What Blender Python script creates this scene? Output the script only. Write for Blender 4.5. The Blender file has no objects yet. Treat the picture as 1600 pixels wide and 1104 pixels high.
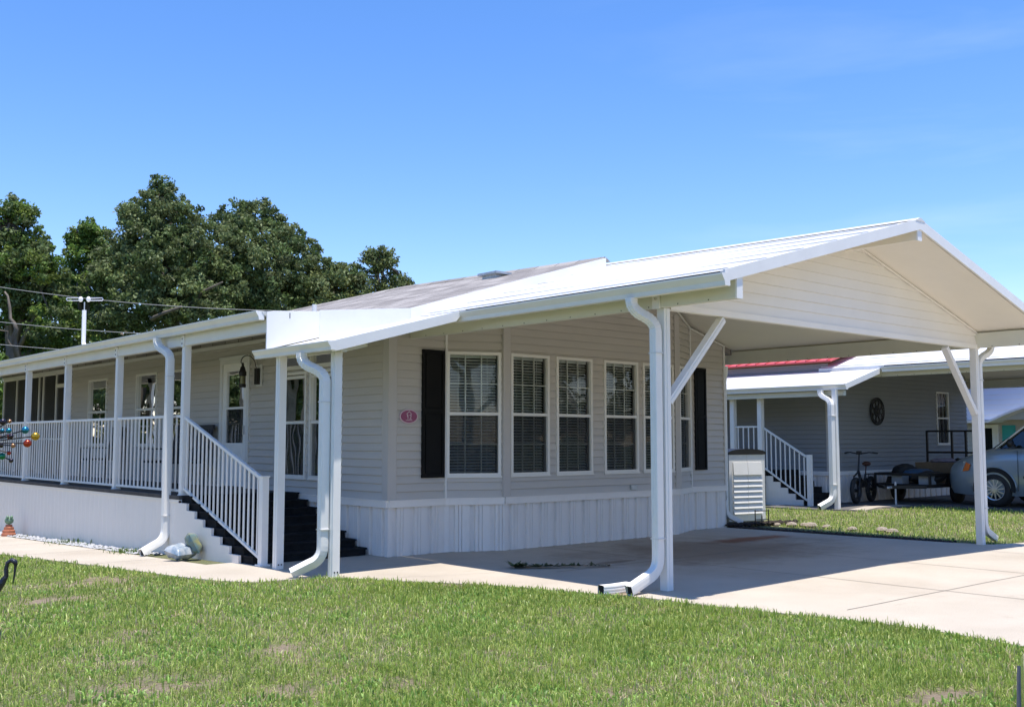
import bpy, bmesh, math, random
import numpy as np
from mathutils import Vector, Matrix, noise as mnoise
random.seed(7); rng = np.random.default_rng(7)
R = math.radians; PI = math.pi
S = bpy.context.scene
C = S.collection

# ------------------------------------------------------------------ camera, sky, sun, exposure
cam = bpy.data.cameras.new('camera'); cam.lens = 36.47; cam.sensor_width = 36.0
cam.clip_start = 0.1; cam.clip_end = 3000
co = bpy.data.objects.new('camera', cam); C.objects.link(co)
co.location = (0, 0, 1.6); co.rotation_euler = (R(94.796), 0, R(-41.32))
S.camera = co
S.view_settings.view_transform = 'Standard'; S.view_settings.look = 'None'
S.view_settings.exposure = 0.92; S.view_settings.gamma = 1
S.render.engine = 'CYCLES'
S.cycles.use_denoising = True
S.cycles.max_bounces = 7; S.cycles.diffuse_bounces = 4; S.cycles.transparent_max_bounces = 12
SUN_EL = 80.5
w = bpy.data.worlds.new('World'); S.world = w; w.use_nodes = True
nt = w.node_tree; nt.nodes.clear()
sky = nt.nodes.new('ShaderNodeTexSky'); sky.sky_type = 'NISHITA'; sky.sun_disc = False
sky.sun_elevation = R(SUN_EL); sky.sun_rotation = R(190); sky.air_density = 1.0; sky.dust_density = 0.0; sky.ozone_density = 2.2
hs = nt.nodes.new('ShaderNodeHueSaturation'); hs.inputs['Saturation'].default_value = 1.26; hs.inputs['Value'].default_value = 1.01
bg = nt.nodes.new('ShaderNodeBackground'); bg.inputs['Strength'].default_value = 0.12
wo = nt.nodes.new('ShaderNodeOutputWorld')
mu_ = nt.nodes.new('ShaderNodeMix'); mu_.data_type = 'RGBA'; mu_.blend_type = 'MULTIPLY'; mu_.inputs[0].default_value = 1; mu_.inputs[7].default_value = (0.98, 0.90, 1.04, 1)
# faint wisps of cirrus low in the east
tcw = nt.nodes.new('ShaderNodeTexCoord'); mpw = nt.nodes.new('ShaderNodeMapping'); mpw.inputs['Scale'].default_value = (1.6, 1.6, 9); mpw.inputs['Location'].default_value = (3.1, .4, 0)
nzw = nt.nodes.new('ShaderNodeTexNoise'); nzw.inputs['Scale'].default_value = 1.5; nzw.inputs['Detail'].default_value = 7; nzw.inputs['Roughness'].default_value = .55; nzw.inputs['Distortion'].default_value = .4
crw = nt.nodes.new('ShaderNodeValToRGB'); crw.color_ramp.elements[0].position = .52; crw.color_ramp.elements[1].position = .80; crw.color_ramp.elements[1].color = (.13, .13, .13, 1); crw.color_ramp.elements[0].color = (0, 0, 0, 1)
mxw = nt.nodes.new('ShaderNodeMix'); mxw.data_type = 'RGBA'; mxw.inputs[7].default_value = (5.5, 6.0, 7.5, 1)
nt.links.new(tcw.outputs['Generated'], mpw.inputs[0]); nt.links.new(mpw.outputs[0], nzw.inputs[0]); nt.links.new(nzw.outputs[0], crw.inputs[0]); spw = nt.nodes.new('ShaderNodeSeparateXYZ'); mrw = nt.nodes.new('ShaderNodeMapRange'); mrw.inputs[1].default_value = .62; mrw.inputs[2].default_value = .82; mlw = nt.nodes.new('ShaderNodeMath'); mlw.operation = 'MULTIPLY'
nt.links.new(tcw.outputs['Generated'], spw.inputs[0]); nt.links.new(spw.outputs[0], mrw.inputs[0]); nt.links.new(mrw.outputs[0], mlw.inputs[0]); nt.links.new(crw.outputs[0], mlw.inputs[1]); nt.links.new(mlw.outputs[0], mxw.inputs[0])
nt.links.new(sky.outputs[0], hs.inputs['Color']); nt.links.new(hs.outputs[0], mu_.inputs[6]); nt.links.new(mu_.outputs[2], mxw.inputs[6]); nt.links.new(mxw.outputs[2], bg.inputs[0]); nt.links.new(bg.outputs[0], wo.inputs[0])
sl = bpy.data.lights.new('sun', 'SUN'); sl.energy = 3.5; sl.angle = R(0.53); sl.color = (1, 0.95, 0.88)
so = bpy.data.objects.new('sun', sl); C.objects.link(so)
sd = Vector((-0.035, -math.cos(R(SUN_EL)), math.sin(R(SUN_EL)))).normalized()
so.rotation_euler = sd.to_track_quat('Z', 'Y').to_euler(); so.location = (0, -5, 30)

# ------------------------------------------------------------------ materials
def _mat(name):
    m = bpy.data.materials.new(name); m.use_nodes = True
    n = m.node_tree; b = n.nodes['Principled BSDF']
    return m, n, b
def mat(name, col, rough=0.5, var=0.0, vscale=3.0, bump=0.0, bscale=40.0, metal=0.0, spec=0.5, col2=None, coat=0, stretch=(1, 1, 1)):
    m, n, b = _mat(name)
    b.inputs['Base Color'].default_value = (*col, 1); b.inputs['Roughness'].default_value = rough
    b.inputs['Metallic'].default_value = metal; b.inputs['Specular IOR Level'].default_value = spec
    if coat: b.inputs['Coat Weight'].default_value = coat; b.inputs['Coat Roughness'].default_value = 0.05
    tc = n.nodes.new('ShaderNodeTexCoord')
    mp = n.nodes.new('ShaderNodeMapping'); mp.inputs['Scale'].default_value = stretch
    n.links.new(tc.outputs['Object'], mp.inputs[0])
    if var > 0 or col2:
        nz = n.nodes.new('ShaderNodeTexNoise'); nz.inputs['Scale'].default_value = vscale; nz.inputs['Detail'].default_value = 6; nz.inputs['Roughness'].default_value = 0.65
        n.links.new(mp.outputs[0], nz.inputs['Vector'])
        cr = n.nodes.new('ShaderNodeValToRGB'); cr.color_ramp.elements[0].position = 0.3; cr.color_ramp.elements[1].position = 0.72
        a = col2 if col2 else tuple(c * (1 - var) for c in col)
        bb = col if col2 else tuple(min(1, c * (1 + var * 0.6)) for c in col)
        cr.color_ramp.elements[0].color = (*a, 1); cr.color_ramp.elements[1].color = (*bb, 1)
        n.links.new(nz.outputs['Fac'], cr.inputs[0]); n.links.new(cr.outputs[0], b.inputs['Base Color'])
    if bump > 0:
        n2 = n.nodes.new('ShaderNodeTexNoise'); n2.inputs['Scale'].default_value = bscale; n2.inputs['Detail'].default_value = 4
        n.links.new(mp.outputs[0], n2.inputs['Vector'])
        bp = n.nodes.new('ShaderNodeBump'); bp.inputs['Strength'].default_value = bump; bp.inputs['Distance'].default_value = 0.01
        n.links.new(n2.outputs['Fac'], bp.inputs['Height']); n.links.new(bp.outputs[0], b.inputs['Normal'])
    return m
M = {}
M['white'] = mat('white_painted_metal', (0.84, 0.82, 0.78), 0.42, 0.05, 2.5)
M['roofwhite'] = mat('white_roof_metal', (0.80, 0.80, 0.79), 0.45, 0.05, 0.9, col2=(0.60, 0.58, 0.55))
M['beam'] = mat('cream_beam_metal', (0.68, 0.67, 0.57), 0.5, 0.06, 1.2)
M['gutter'] = mat('white_gutter', (0.80, 0.78, 0.72), 0.45, 0.06, 2.0)
M['soffit'] = mat('cream_soffit', (0.86, 0.80, 0.70), 0.6, 0.04, 1.0)
M['siding'] = mat('taupe_siding', (0.55, 0.51, 0.46), 0.55, 0.05, 1.3, bump=0.15, bscale=60, stretch=(1, 1, 6))
M['gable'] = mat('cream_siding', (0.90, 0.86, 0.79), 0.55, 0.04, 1.0, bump=0.1, bscale=60)
M['trim'] = mat('greige_trim', (0.52, 0.485, 0.45), 0.5, 0.04, 1.5)
M['wtrim'] = mat('offwhite_trim', (0.72, 0.70, 0.66), 0.5, 0.04, 2)
M['winframe'] = mat('window_vinyl', (0.78, 0.75, 0.69), 0.45)
M['black'] = mat('black_shutter', (0.010, 0.010, 0.010), 0.6, 0.2, 4, spec=0.12)
M['darkmetal'] = mat('black_metal', (0.02, 0.018, 0.016), 0.4, 0.3, 6, spec=0.4)
M['rubber'] = mat('rubber', (0.02, 0.02, 0.02), 0.75, 0.2, 8, bump=0.4, bscale=60)
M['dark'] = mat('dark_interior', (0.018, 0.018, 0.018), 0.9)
M['blind'] = mat('blind_slat', (0.66, 0.66, 0.62), 0.55)
M['curtain'] = mat('curtain_cloth', (0.42, 0.42, 0.30), 0.9, 0.25, 6, stretch=(12, 12, 1))
M['step'] = mat('dark_step', (0.022, 0.022, 0.023), 0.9, 0.4, 8, bump=0.5, bscale=120, spec=0.1)
M['siding2'] = mat('grey_siding', (0.25, 0.255, 0.26), 0.6, 0.05, 1.3)
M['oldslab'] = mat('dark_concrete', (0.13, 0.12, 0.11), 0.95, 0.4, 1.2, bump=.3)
M['deck'] = mat('deck_board', (0.07, 0.066, 0.064), 0.8, 0.4, 5)
M['redroof'] = mat('red_metal_roof', (0.60, 0.09, 0.09), 0.45, 0.08, 1)
M['alu'] = mat('aluminium', (0.72, 0.72, 0.74), 0.3, 0.1, 5, metal=0.9)
M['galv'] = mat('galvanised', (0.55, 0.57, 0.58), 0.45, 0.25, 9, metal=0.4)
M['locker'] = mat('resin_locker', (0.72, 0.70, 0.65), 0.5, 0.05, 3)
M['lockergreen'] = mat('locker_side', (0.22, 0.22, 0.19), 0.6, 0.08, 3)
M['bark'] = mat('bark', (0.17, 0.14, 0.11), 0.95, 0.5, 4, bump=1.0, bscale=14, stretch=(1, 1, .3))
M['paintcar'] = mat('car_paint', (0.30, 0.36, 0.40), 0.28, metal=0.4, coat=1.0)
M['paintdark'] = mat('car_paint_dark', (0.012, 0.014, 0.022), 0.2, metal=0.3, coat=1.0)
M['carglass'] = mat('car_glass', (0.015, 0.02, 0.022), 0.05, spec=0.9)
M['turq'] = mat('turquoise_shutter', (0.05, 0.42, 0.42), 0.5)
M['bluesiding'] = mat('pale_blue_siding', (0.55, 0.60, 0.70), 0.6, 0.04, 1)
M['terracotta'] = mat('terracotta', (0.42, 0.15, 0.08), 0.8, 0.2, 20)
M['frog'] = mat('verdigris', (0.16, 0.27, 0.18), 0.7, 0.3, 20)
M['orange'] = mat('amber_lens', (0.7, 0.16, 0.02), 0.2)
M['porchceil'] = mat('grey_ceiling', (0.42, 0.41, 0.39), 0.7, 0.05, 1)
M['tub'] = mat('grey_tub', (0.30, 0.32, 0.34), 0.4, 0.2, 5)
M['lens'] = mat('clear_lens', (0.6, 0.62, 0.6), 0.12, spec=0.8)
M['cardboard'] = mat('cardboard', (0.20, 0.14, 0.08), 0.9, 0.2, 5)
M['tarpblue'] = mat('blue_tarp', (0.03, 0.09, 0.17), 0.5, 0.3, 6)
M['cloth'] = mat('grey_cloth', (0.25, 0.22, 0.27), 0.9, 0.3, 8)
M['pebble'] = mat('white_pebble', (0.42, 0.42, 0.43), 0.8, 0.35, 14)
M['mulch'] = mat('dark_mulch', (0.035, 0.026, 0.02), 1.0, 0.5, 25, bump=1, bscale=30)
M['wire'] = mat('cable', (0.30, 0.30, 0.30), 0.6)
M['seatbrown'] = mat('brown_saddle', (0.07, 0.025, 0.015), 0.6)

def mat_glass(name, tint=(0.9, 0.95, 0.93), refl=1.45, dark=0.0):
    m, n, b = _mat(name); n.nodes.remove(b)
    fr = n.nodes.new('ShaderNodeFresnel'); fr.inputs['IOR'].default_value = refl
    t = n.nodes.new('ShaderNodeBsdfTransparent'); t.inputs[0].default_value = (*[c * (1 - dark) for c in tint], 1)
    g = n.nodes.new('ShaderNodeBsdfGlossy'); g.inputs['Roughness'].default_value = 0.015
    tc = n.nodes.new('ShaderNodeTexCoord'); nz = n.nodes.new('ShaderNodeTexNoise'); nz.inputs['Scale'].default_value = 1.6; nz.inputs['Detail'].default_value = 1
    bp = n.nodes.new('ShaderNodeBump'); bp.inputs['Strength'].default_value = 0.25; bp.inputs['Distance'].default_value = 0.02
    n.links.new(tc.outputs['Object'], nz.inputs[0]); n.links.new(nz.outputs[0], bp.inputs['Height']); n.links.new(bp.outputs[0], g.inputs['Normal'])
    mx = n.nodes.new('ShaderNodeMixShader')
    mu = n.nodes.new('ShaderNodeMath'); mu.operation = 'MULTIPLY'; mu.inputs[1].default_value = 1.5; mu.use_clamp = True
    n.links.new(fr.outputs[0], mu.inputs[0]); n.links.new(mu.outputs[0], mx.inputs[0])
    n.links.new(t.outputs[0], mx.inputs[1]); n.links.new(g.outputs[0], mx.inputs[2])
    n.links.new(mx.outputs[0], n.nodes['Material Output'].inputs[0])
    return m
M['glass'] = mat_glass('window_glass')
def mat_screen(name, col, alpha):
    m, n, b = _mat(name); b.inputs['Base Color'].default_value = (*col, 1); b.inputs['Roughness'].default_value = 0.8; b.inputs['Alpha'].default_value = alpha
    return m
M['screen'] = mat_screen('insect_screen', (0.03, 0.03, 0.03), 0.5)
M['porchscreen'] = mat_screen('porch_screen', (0.035, 0.035, 0.035), 0.62)

def mat_shingle():
    m, n, b = _mat('grey_shingle'); L = n.links
    tc = n.nodes.new('ShaderNodeTexCoord'); sp = n.nodes.new('ShaderNodeSeparateXYZ'); cb = n.nodes.new('ShaderNodeCombineXYZ')
    L.new(tc.outputs['Object'], sp.inputs[0]); L.new(sp.outputs['Y'], cb.inputs['X']); L.new(sp.outputs['X'], cb.inputs['Y'])
    br = n.nodes.new('ShaderNodeTexBrick'); br.inputs['Scale'].default_value = 1; br.inputs['Brick Width'].default_value = 0.5; br.inputs['Row Height'].default_value = 0.27
    br.inputs['Mortar Size'].default_value = 0.01; br.inputs['Color1'].default_value = (0.36, 0.33, 0.305, 1); br.inputs['Color2'].default_value = (0.20, 0.18, 0.165, 1); br.inputs['Mortar'].default_value = (0.06, 0.055, 0.05, 1)
    L.new(cb.outputs[0], br.inputs['Vector'])
    nz = n.nodes.new('ShaderNodeTexNoise'); nz.inputs['Scale'].default_value = 120; nz.inputs['Detail'].default_value = 3; L.new(tc.outputs['Object'], nz.inputs[0])
    n3 = n.nodes.new('ShaderNodeTexNoise'); n3.inputs['Scale'].default_value = 2.2; n3.inputs['Detail'].default_value = 5; L.new(tc.outputs['Object'], n3.inputs[0])
    mx = n.nodes.new('ShaderNodeMix'); mx.data_type = 'RGBA'; mx.blend_type = 'OVERLAY'; mx.inputs[0].default_value = 0.35
    L.new(br.outputs['Color'], mx.inputs[6]); L.new(nz.outputs['Fac'], mx.inputs[7])
    m2 = n.nodes.new('ShaderNodeMix'); m2.data_type = 'RGBA'; m2.blend_type = 'OVERLAY'; m2.inputs[0].default_value = 0.25
    L.new(mx.outputs[2], m2.inputs[6]); L.new(n3.outputs['Fac'], m2.inputs[7]); L.new(m2.outputs[2], b.inputs['Base Color'])
    b.inputs['Roughness'].default_value = 0.9
    bp = n.nodes.new('ShaderNodeBump'); bp.inputs['Distance'].default_value = 0.01; bp.inputs['Strength'].default_value = 0.8
    L.new(br.outputs['Fac'], bp.inputs['Height']); bp.invert = True; L.new(bp.outputs[0], b.inputs['Normal'])
    return m
M['shingle'] = mat_shingle()

def mat_skirt(name, base, dirty, amt):
    m, n, b = _mat(name); L = n.links
    tc = n.nodes.new('ShaderNodeTexCoord')
    mp = n.nodes.new('ShaderNodeMapping'); mp.inputs['Scale'].default_value = (3, 3, 0.8); L.new(tc.outputs['Object'], mp.inputs[0])
    n1 = n.nodes.new('ShaderNodeTexNoise'); n1.inputs['Scale'].default_value = 1.6; n1.inputs['Detail'].default_value = 7; n1.inputs['Roughness'].default_value = .7; L.new(mp.outputs[0], n1.inputs[0])
    n2 = n.nodes.new('ShaderNodeTexNoise'); n2.inputs['Scale'].default_value = 11; n2.inputs['Detail'].default_value = 4; L.new(tc.outputs['Object'], n2.inputs[0])
    r1 = n.nodes.new('ShaderNodeValToRGB'); r1.color_ramp.elements[0].position = 0.52; r1.color_ramp.elements[1].position = 0.74
    r1.color_ramp.elements[0].color = (0, 0, 0, 1); r1.color_ramp.elements[1].color = (amt, amt, amt, 1); L.new(n1.outputs[0], r1.inputs[0])
    r2 = n.nodes.new('ShaderNodeValToRGB'); r2.color_ramp.elements[0].position = 0.70; r2.color_ramp.elements[1].position = 0.76
    r2.color_ramp.elements[0].color = (0, 0, 0, 1); r2.color_ramp.elements[1].color = (.6 * amt * 2, .6 * amt * 2, .6 * amt * 2, 1); L.new(n2.outputs[0], r2.inputs[0])
    ad = n.nodes.new('ShaderNodeMath'); ad.operation = 'MAXIMUM'; L.new(r1.outputs[0], ad.inputs[0]); L.new(r2.outputs[0], ad.inputs[1])
    mx = n.nodes.new('ShaderNodeMix'); mx.data_type = 'RGBA'; mx.inputs[6].default_value = (*base, 1); mx.inputs[7].default_value = (*dirty, 1)
    L.new(ad.outputs[0], mx.inputs[0]); L.new(mx.outputs[2], b.inputs['Base Color']); b.inputs['Roughness'].default_value = 0.5
    return m
M['skirt'] = mat_skirt('white_skirt', (0.84, 0.78, 0.72), (0.36, 0.35, 0.33), 0.22)
M['skirt2'] = mat_skirt('white_porch_skirt', (0.86, 0.80, 0.73), (0.55, 0.53, 0.50), 0.16)

def mat_concrete():
    m, n, b = _mat('concrete'); L = n.links
    tc = n.nodes.new('ShaderNodeTexCoord')
    def nz(s, d=5, r=.6):
        q = n.nodes.new('ShaderNodeTexNoise'); q.inputs['Scale'].default_value = s; q.inputs['Detail'].default_value = d; q.inputs['Roughness'].default_value = r; L.new(tc.outputs['Object'], q.inputs[0]); return q
    def ramp(src, p0, p1, c0, c1):
        r = n.nodes.new('ShaderNodeValToRGB'); r.color_ramp.elements[0].position = p0; r.color_ramp.elements[1].position = p1
        r.color_ramp.elements[0].color = (*c0, 1); r.color_ramp.elements[1].color = (*c1, 1); L.new(src, r.inputs[0]); return r
    a = ramp(nz(0.7, 7).outputs[0], .3, .7, (0.43, 0.375, 0.30), (0.51, 0.45, 0.37))
    f = ramp(nz(90, 3).outputs[0], .35, .65, (0.42, 0.42, 0.42), (0.58, 0.58, 0.58))
    o = n.nodes.new('ShaderNodeMix'); o.data_type = 'RGBA'; o.blend_type = 'OVERLAY'; o.inputs[0].default_value = 0.8
    L.new(a.outputs[0], o.inputs[6]); L.new(f.outputs[0], o.inputs[7])
    # large worn tyre-dirt stain under the carport and a rust stain near its back edge
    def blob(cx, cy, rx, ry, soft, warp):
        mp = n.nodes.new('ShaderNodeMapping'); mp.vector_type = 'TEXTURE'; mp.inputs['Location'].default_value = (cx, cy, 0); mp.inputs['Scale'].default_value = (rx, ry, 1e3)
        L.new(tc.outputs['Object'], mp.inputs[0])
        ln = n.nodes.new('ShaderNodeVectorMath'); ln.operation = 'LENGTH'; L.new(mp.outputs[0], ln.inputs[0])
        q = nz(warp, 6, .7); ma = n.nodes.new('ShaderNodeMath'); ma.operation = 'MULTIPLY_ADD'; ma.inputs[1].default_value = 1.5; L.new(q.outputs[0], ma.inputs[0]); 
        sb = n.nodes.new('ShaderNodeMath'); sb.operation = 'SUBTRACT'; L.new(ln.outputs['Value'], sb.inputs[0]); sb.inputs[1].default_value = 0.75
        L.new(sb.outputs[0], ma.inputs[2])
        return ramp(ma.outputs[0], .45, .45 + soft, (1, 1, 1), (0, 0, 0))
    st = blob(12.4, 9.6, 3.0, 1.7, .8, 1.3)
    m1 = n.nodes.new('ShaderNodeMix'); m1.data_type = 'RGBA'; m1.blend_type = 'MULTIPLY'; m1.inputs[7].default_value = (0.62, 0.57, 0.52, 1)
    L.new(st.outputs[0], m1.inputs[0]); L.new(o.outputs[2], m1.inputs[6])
    ru = blob(14.2, 10.3, 1.2, 0.32, .55, 2.5)
    m2 = n.nodes.new('ShaderNodeMix'); m2.data_type = 'RGBA'; m2.blend_type = 'MULTIPLY'; m2.inputs[7].default_value = (0.62, 0.30, 0.15, 1)
    L.new(ru.outputs[0], m2.inputs[0]); L.new(m1.outputs[2], m2.inputs[6])
    s3 = blob(10.2, 9.55, .55, .14, .5, 4)
    m3 = n.nodes.new('ShaderNodeMix'); m3.data_type = 'RGBA'; m3.blend_type = 'MULTIPLY'; m3.inputs[7].default_value = (0.6, 0.55, 0.5, 1)
    L.new(s3.outputs[0], m3.inputs[0]); L.new(m2.outputs[2], m3.inputs[6])
    s4 = blob(7.95, 7.55, .75, .22, .6, 5)
    m4 = n.nodes.new('ShaderNodeMix'); m4.data_type = 'RGBA'; m4.blend_type = 'MULTIPLY'; m4.inputs[7].default_value = (0.62, 0.55, 0.46, 1)
    L.new(s4.outputs[0], m4.inputs[0]); L.new(m3.outputs[2], m4.inputs[6])
    sp5 = ramp(nz(2.4, 8, .72).outputs[0], .60, .74, (1, 1, 1), (.80, .78, .75)); sp6 = ramp(nz(.45, 5, .6).outputs[0], .45, .65, (1, 1, 1), (.90, .885, .87))
    m5 = n.nodes.new('ShaderNodeMix'); m5.data_type = 'RGBA'; m5.blend_type = 'MULTIPLY'; m5.inputs[0].default_value = 1; L.new(m4.outputs[2], m5.inputs[6]); L.new(sp5.outputs[0], m5.inputs[7])
    m6 = n.nodes.new('ShaderNodeMix'); m6.data_type = 'RGBA'; m6.blend_type = 'MULTIPLY'; m6.inputs[0].default_value = 1; L.new(m5.outputs[2], m6.inputs[6]); L.new(sp6.outputs[0], m6.inputs[7])
    L.new(m6.outputs[2], b.inputs['Base Color']); b.inputs['Roughness'].default_value = 0.9
    bp = n.nodes.new('ShaderNodeBump'); bp.inputs['Strength'].default_value = 0.3; bp.inputs['Distance'].default_value = 0.004
    L.new(nz(140, 3).outputs[0], bp.inputs['Height']); L.new(bp.outputs[0], b.inputs['Normal'])
    return m
M['concrete'] = mat_concrete()
M['joint'] = mat('joint_dirt', (0.14, 0.125, 0.11), 1.0, 0.6, 12)
def mat_attr(name, rough=0.6, spec=0.3, trans=0.0, mul=(1, 1, 1)):
    m, n, b = _mat(name); L = n.links
    at = n.nodes.new('ShaderNodeAttribute'); at.attribute_name = 'Col'
    L.new(at.outputs['Color'], b.inputs['Base Color']); b.inputs['Roughness'].default_value = rough; b.inputs['Specular IOR Level'].default_value = spec
    if trans > 0:
        t = n.nodes.new('ShaderNodeBsdfTranslucent'); L.new(at.outputs['Color'], t.inputs[0])
        mx = n.nodes.new('ShaderNodeMixShader'); mx.inputs[0].default_value = trans
        L.new(b.outputs[0], mx.inputs[1]); L.new(t.outputs[0], mx.inputs[2]); L.new(mx.outputs[0], n.nodes['Material Output'].inputs[0])
    return m
M['blade'] = mat_attr('grass_blade', 0.4, 0.5, 0.4)
M['leaf'] = mat_attr('leaf', 0.55, 0.25, 0.3)
def mat_ground():
    m, n, b = _mat('soil'); L = n.links
    at = n.nodes.new('ShaderNodeAttribute'); at.attribute_name = 'Col'
    tc = n.nodes.new('ShaderNodeTexCoord'); q = n.nodes.new('ShaderNodeTexNoise'); q.inputs['Scale'].default_value = 28; q.inputs['Detail'].default_value = 8; q.inputs['Roughness'].default_value = .75
    L.new(tc.outputs['Object'], q.inputs[0])
    mx = n.nodes.new('ShaderNodeMix'); mx.data_type = 'RGBA'; mx.blend_type = 'OVERLAY'; mx.inputs[0].default_value = 0.9
    L.new(at.outputs['Color'], mx.inputs[6]); L.new(q.outputs['Fac'], mx.inputs[7]); L.new(mx.outputs[2], b.inputs['Base Color']); b.inputs['Roughness'].default_value = 1
    bp = n.nodes.new('ShaderNodeBump'); bp.inputs['Strength'].default_value = 1; bp.inputs['Distance'].default_value = 0.03
    L.new(q.outputs[0], bp.inputs['Height']); L.new(bp.outputs[0], b.inputs['Normal'])
    return m
M['ground'] = mat_ground()

# ------------------------------------------------------------------ mesh helpers
class MB:
    def __init__(s, xf=None): s.v = []; s.f = []; s.M = xf
    def add(s, vs, fs):
        k = len(s.v)
        if s.M is not None: vs = [tuple(s.M @ Vector(p)) for p in vs]
        s.v += [tuple(p) for p in vs]; s.f += [[i + k for i in f] for f in fs]; return s
    def box(s, x0, x1, y0, y1, z0, z1):
        return s.add([(x0, y0, z0), (x1, y0, z0), (x1, y1, z0), (x0, y1, z0), (x0, y0, z1), (x1, y0, z1), (x1, y1, z1), (x0, y1, z1)],
                     [(0, 3, 2, 1), (4, 5, 6, 7), (0, 1, 5, 4), (1, 2, 6, 5), (2, 3, 7, 6), (3, 0, 4, 7)])
    def hexa(s, p): return s.add(p, [(0, 3, 2, 1), (4, 5, 6, 7), (0, 1, 5, 4), (1, 2, 6, 5), (2, 3, 7, 6), (3, 0, 4, 7)])
    def quad(s, a, b, c, d): return s.add([a, b, c, d], [(0, 1, 2, 3)])
    def poly(s, ps): return s.add(ps, [tuple(range(len(ps)))])
    def prism(s, poly, fn0, fn1, cap=True):
        n = len(poly); vs = [fn0(*p) for p in poly] + [fn1(*p) for p in poly]
        fs = [(i, (i + 1) % n, n + (i + 1) % n, n + i) for i in range(n)]
        if cap: fs += [tuple(range(n))[::-1], tuple(range(n, 2 * n))]
        return s.add(vs, fs)
    def beam(s, a, b, wd, ht, up=(0, 0, 1)):
        a = Vector(a); b = Vector(b); d = (b - a).normalized(); up = Vector(up)
        sd_ = d.cross(up).normalized() * wd / 2; u2 = sd_.cross(d).normalized() * ht / 2
        p = [a - sd_ - u2, a + sd_ - u2, b + sd_ - u2, b - sd_ - u2, a - sd_ + u2, a + sd_ + u2, b + sd_ + u2, b - sd_ + u2]
        return s.hexa([tuple(q) for q in p])
    def tube(s, pts, r, n=8, cap=True, prof=None):
        pts = [Vector(p) for p in pts]; rs = r if isinstance(r, (list, tuple)) else [r] * len(pts)
        vs = []; fs = []; ref = Vector((0, 0, 1)); pu = None
        for i, p in enumerate(pts):
            if i == 0: d = pts[1] - p
            elif i == len(pts) - 1: d = p - pts[-2]
            else: d = (pts[i + 1] - p).normalized() + (p - pts[i - 1]).normalized()
            d.normalize()
            if pu is None:
                a = d.cross(ref if abs(d.z) < 0.95 else Vector((0, 1, 0))).normalized()
            else: a = (pu - d * pu.dot(d)).normalized()
            pu = a; b = d.cross(a)
            if prof:
                for (px, py) in prof: vs.append(tuple(p + a * px * rs[i] + b * py * rs[i]))
            else:
                for k in range(n):
                    t = 2 * PI * k / n; vs.append(tuple(p + (a * math.cos(t) + b * math.sin(t)) * rs[i]))
        n = len(prof) if prof else n
        for i in range(len(pts) - 1):
            for k in range(n): fs.append((i * n + k, i * n + (k + 1) % n, (i + 1) * n + (k + 1) % n, (i + 1) * n + k))
        if cap: fs += [tuple(range(n))[::-1], tuple((len(pts) - 1) * n + k for k in range(n))]
        return s.add(vs, fs)
    def lathe(s, c, prof, n=16, axis='z'):
        vs = []; fs = []
        for (r, h) in prof:
            for k in range(n):
                t = 2 * PI * k / n; x, y = r * math.cos(t), r * math.sin(t)
                vs.append({'z': (c[0] + x, c[1] + y, c[2] + h), 'y': (c[0] + x, c[1] + h, c[2] + y), 'x': (c[0] + h, c[1] + x, c[2] + y)}[axis])
        for i in range(len(prof) - 1):
            for k in range(n): fs.append((i * n + k, i * n + (k + 1) % n, (i + 1) * n + (k + 1) % n, (i + 1) * n + k))
        return s.add(vs, fs)
    def sphere(s, c, r, n=12, sc=(1, 1, 1)):
        vs = []; fs = []; m = n // 2
        for i in range(m + 1):
            a = PI * i / m
            for k in range(n):
                t = 2 * PI * k / n; vs.append((c[0] + r * sc[0] * math.sin(a) * math.cos(t), c[1] + r * sc[1] * math.sin(a) * math.sin(t), c[2] + r * sc[2] * math.cos(a)))
        for i in range(m):
            for k in range(n): fs.append((i * n + k, i * n + (k + 1) % n, (i + 1) * n + (k + 1) % n, (i + 1) * n + k))
        return s.add(vs, fs)

ORG = {}
def root(name, loc, label, cat, group=None, rz=0.0, local=False):
    o = bpy.data.objects.new(name, None); C.objects.link(o); o.empty_display_size = 0.2
    o.location = loc; o.rotation_euler = (0, 0, rz); o['label'] = label; o['category'] = cat
    if group: o['group'] = group
    ORG[o.name] = Vector((0, 0, 0)) if local else Vector(loc)
    return o
def obj(name, mb, m, parent=None, smooth=False, label=None, recalc=True, bevel=0):
    me = bpy.data.meshes.new(name); off = ORG.get(parent.name, Vector((0, 0, 0))) if parent else Vector((0, 0, 0))
    me.from_pydata([(x - off.x, y - off.y, z - off.z) for (x, y, z) in mb.v], [], mb.f); me.update()
    if recalc:
        b = bmesh.new(); b.from_mesh(me)
        if smooth: bmesh.ops.remove_doubles(b, verts=b.verts, dist=1e-5)
        bmesh.ops.recalc_face_normals(b, faces=b.faces); b.to_mesh(me); b.free()
    if smooth:
        for p in me.polygons: p.use_smooth = True
    me.materials.append(M[m] if isinstance(m, str) else m)
    o = bpy.data.objects.new(name, me); C.objects.link(o)
    if parent: o.parent = parent; ORG[o.name] = off
    if label: o['label'] = label
    if bevel:
        bv = o.modifiers.new('b', 'BEVEL'); bv.width = bevel; bv.segments = 2; bv.limit_method = 'ANGLE'
    return o
def tag(o, label, cat, group=None):
    o['label'] = label; o['category'] = cat
    if group: o['group'] = group
    return o
def frame(o, u, n):
    u = Vector(u).normalized(); n = Vector(n).normalized(); z = Vector((0, 0, 1))
    m = Matrix.Identity(4)
    for i in range(3): m[i][0] = u[i]; m[i][1] = n[i]; m[i][2] = z[i]; m[i][3] = o[i]
    return m
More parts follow.
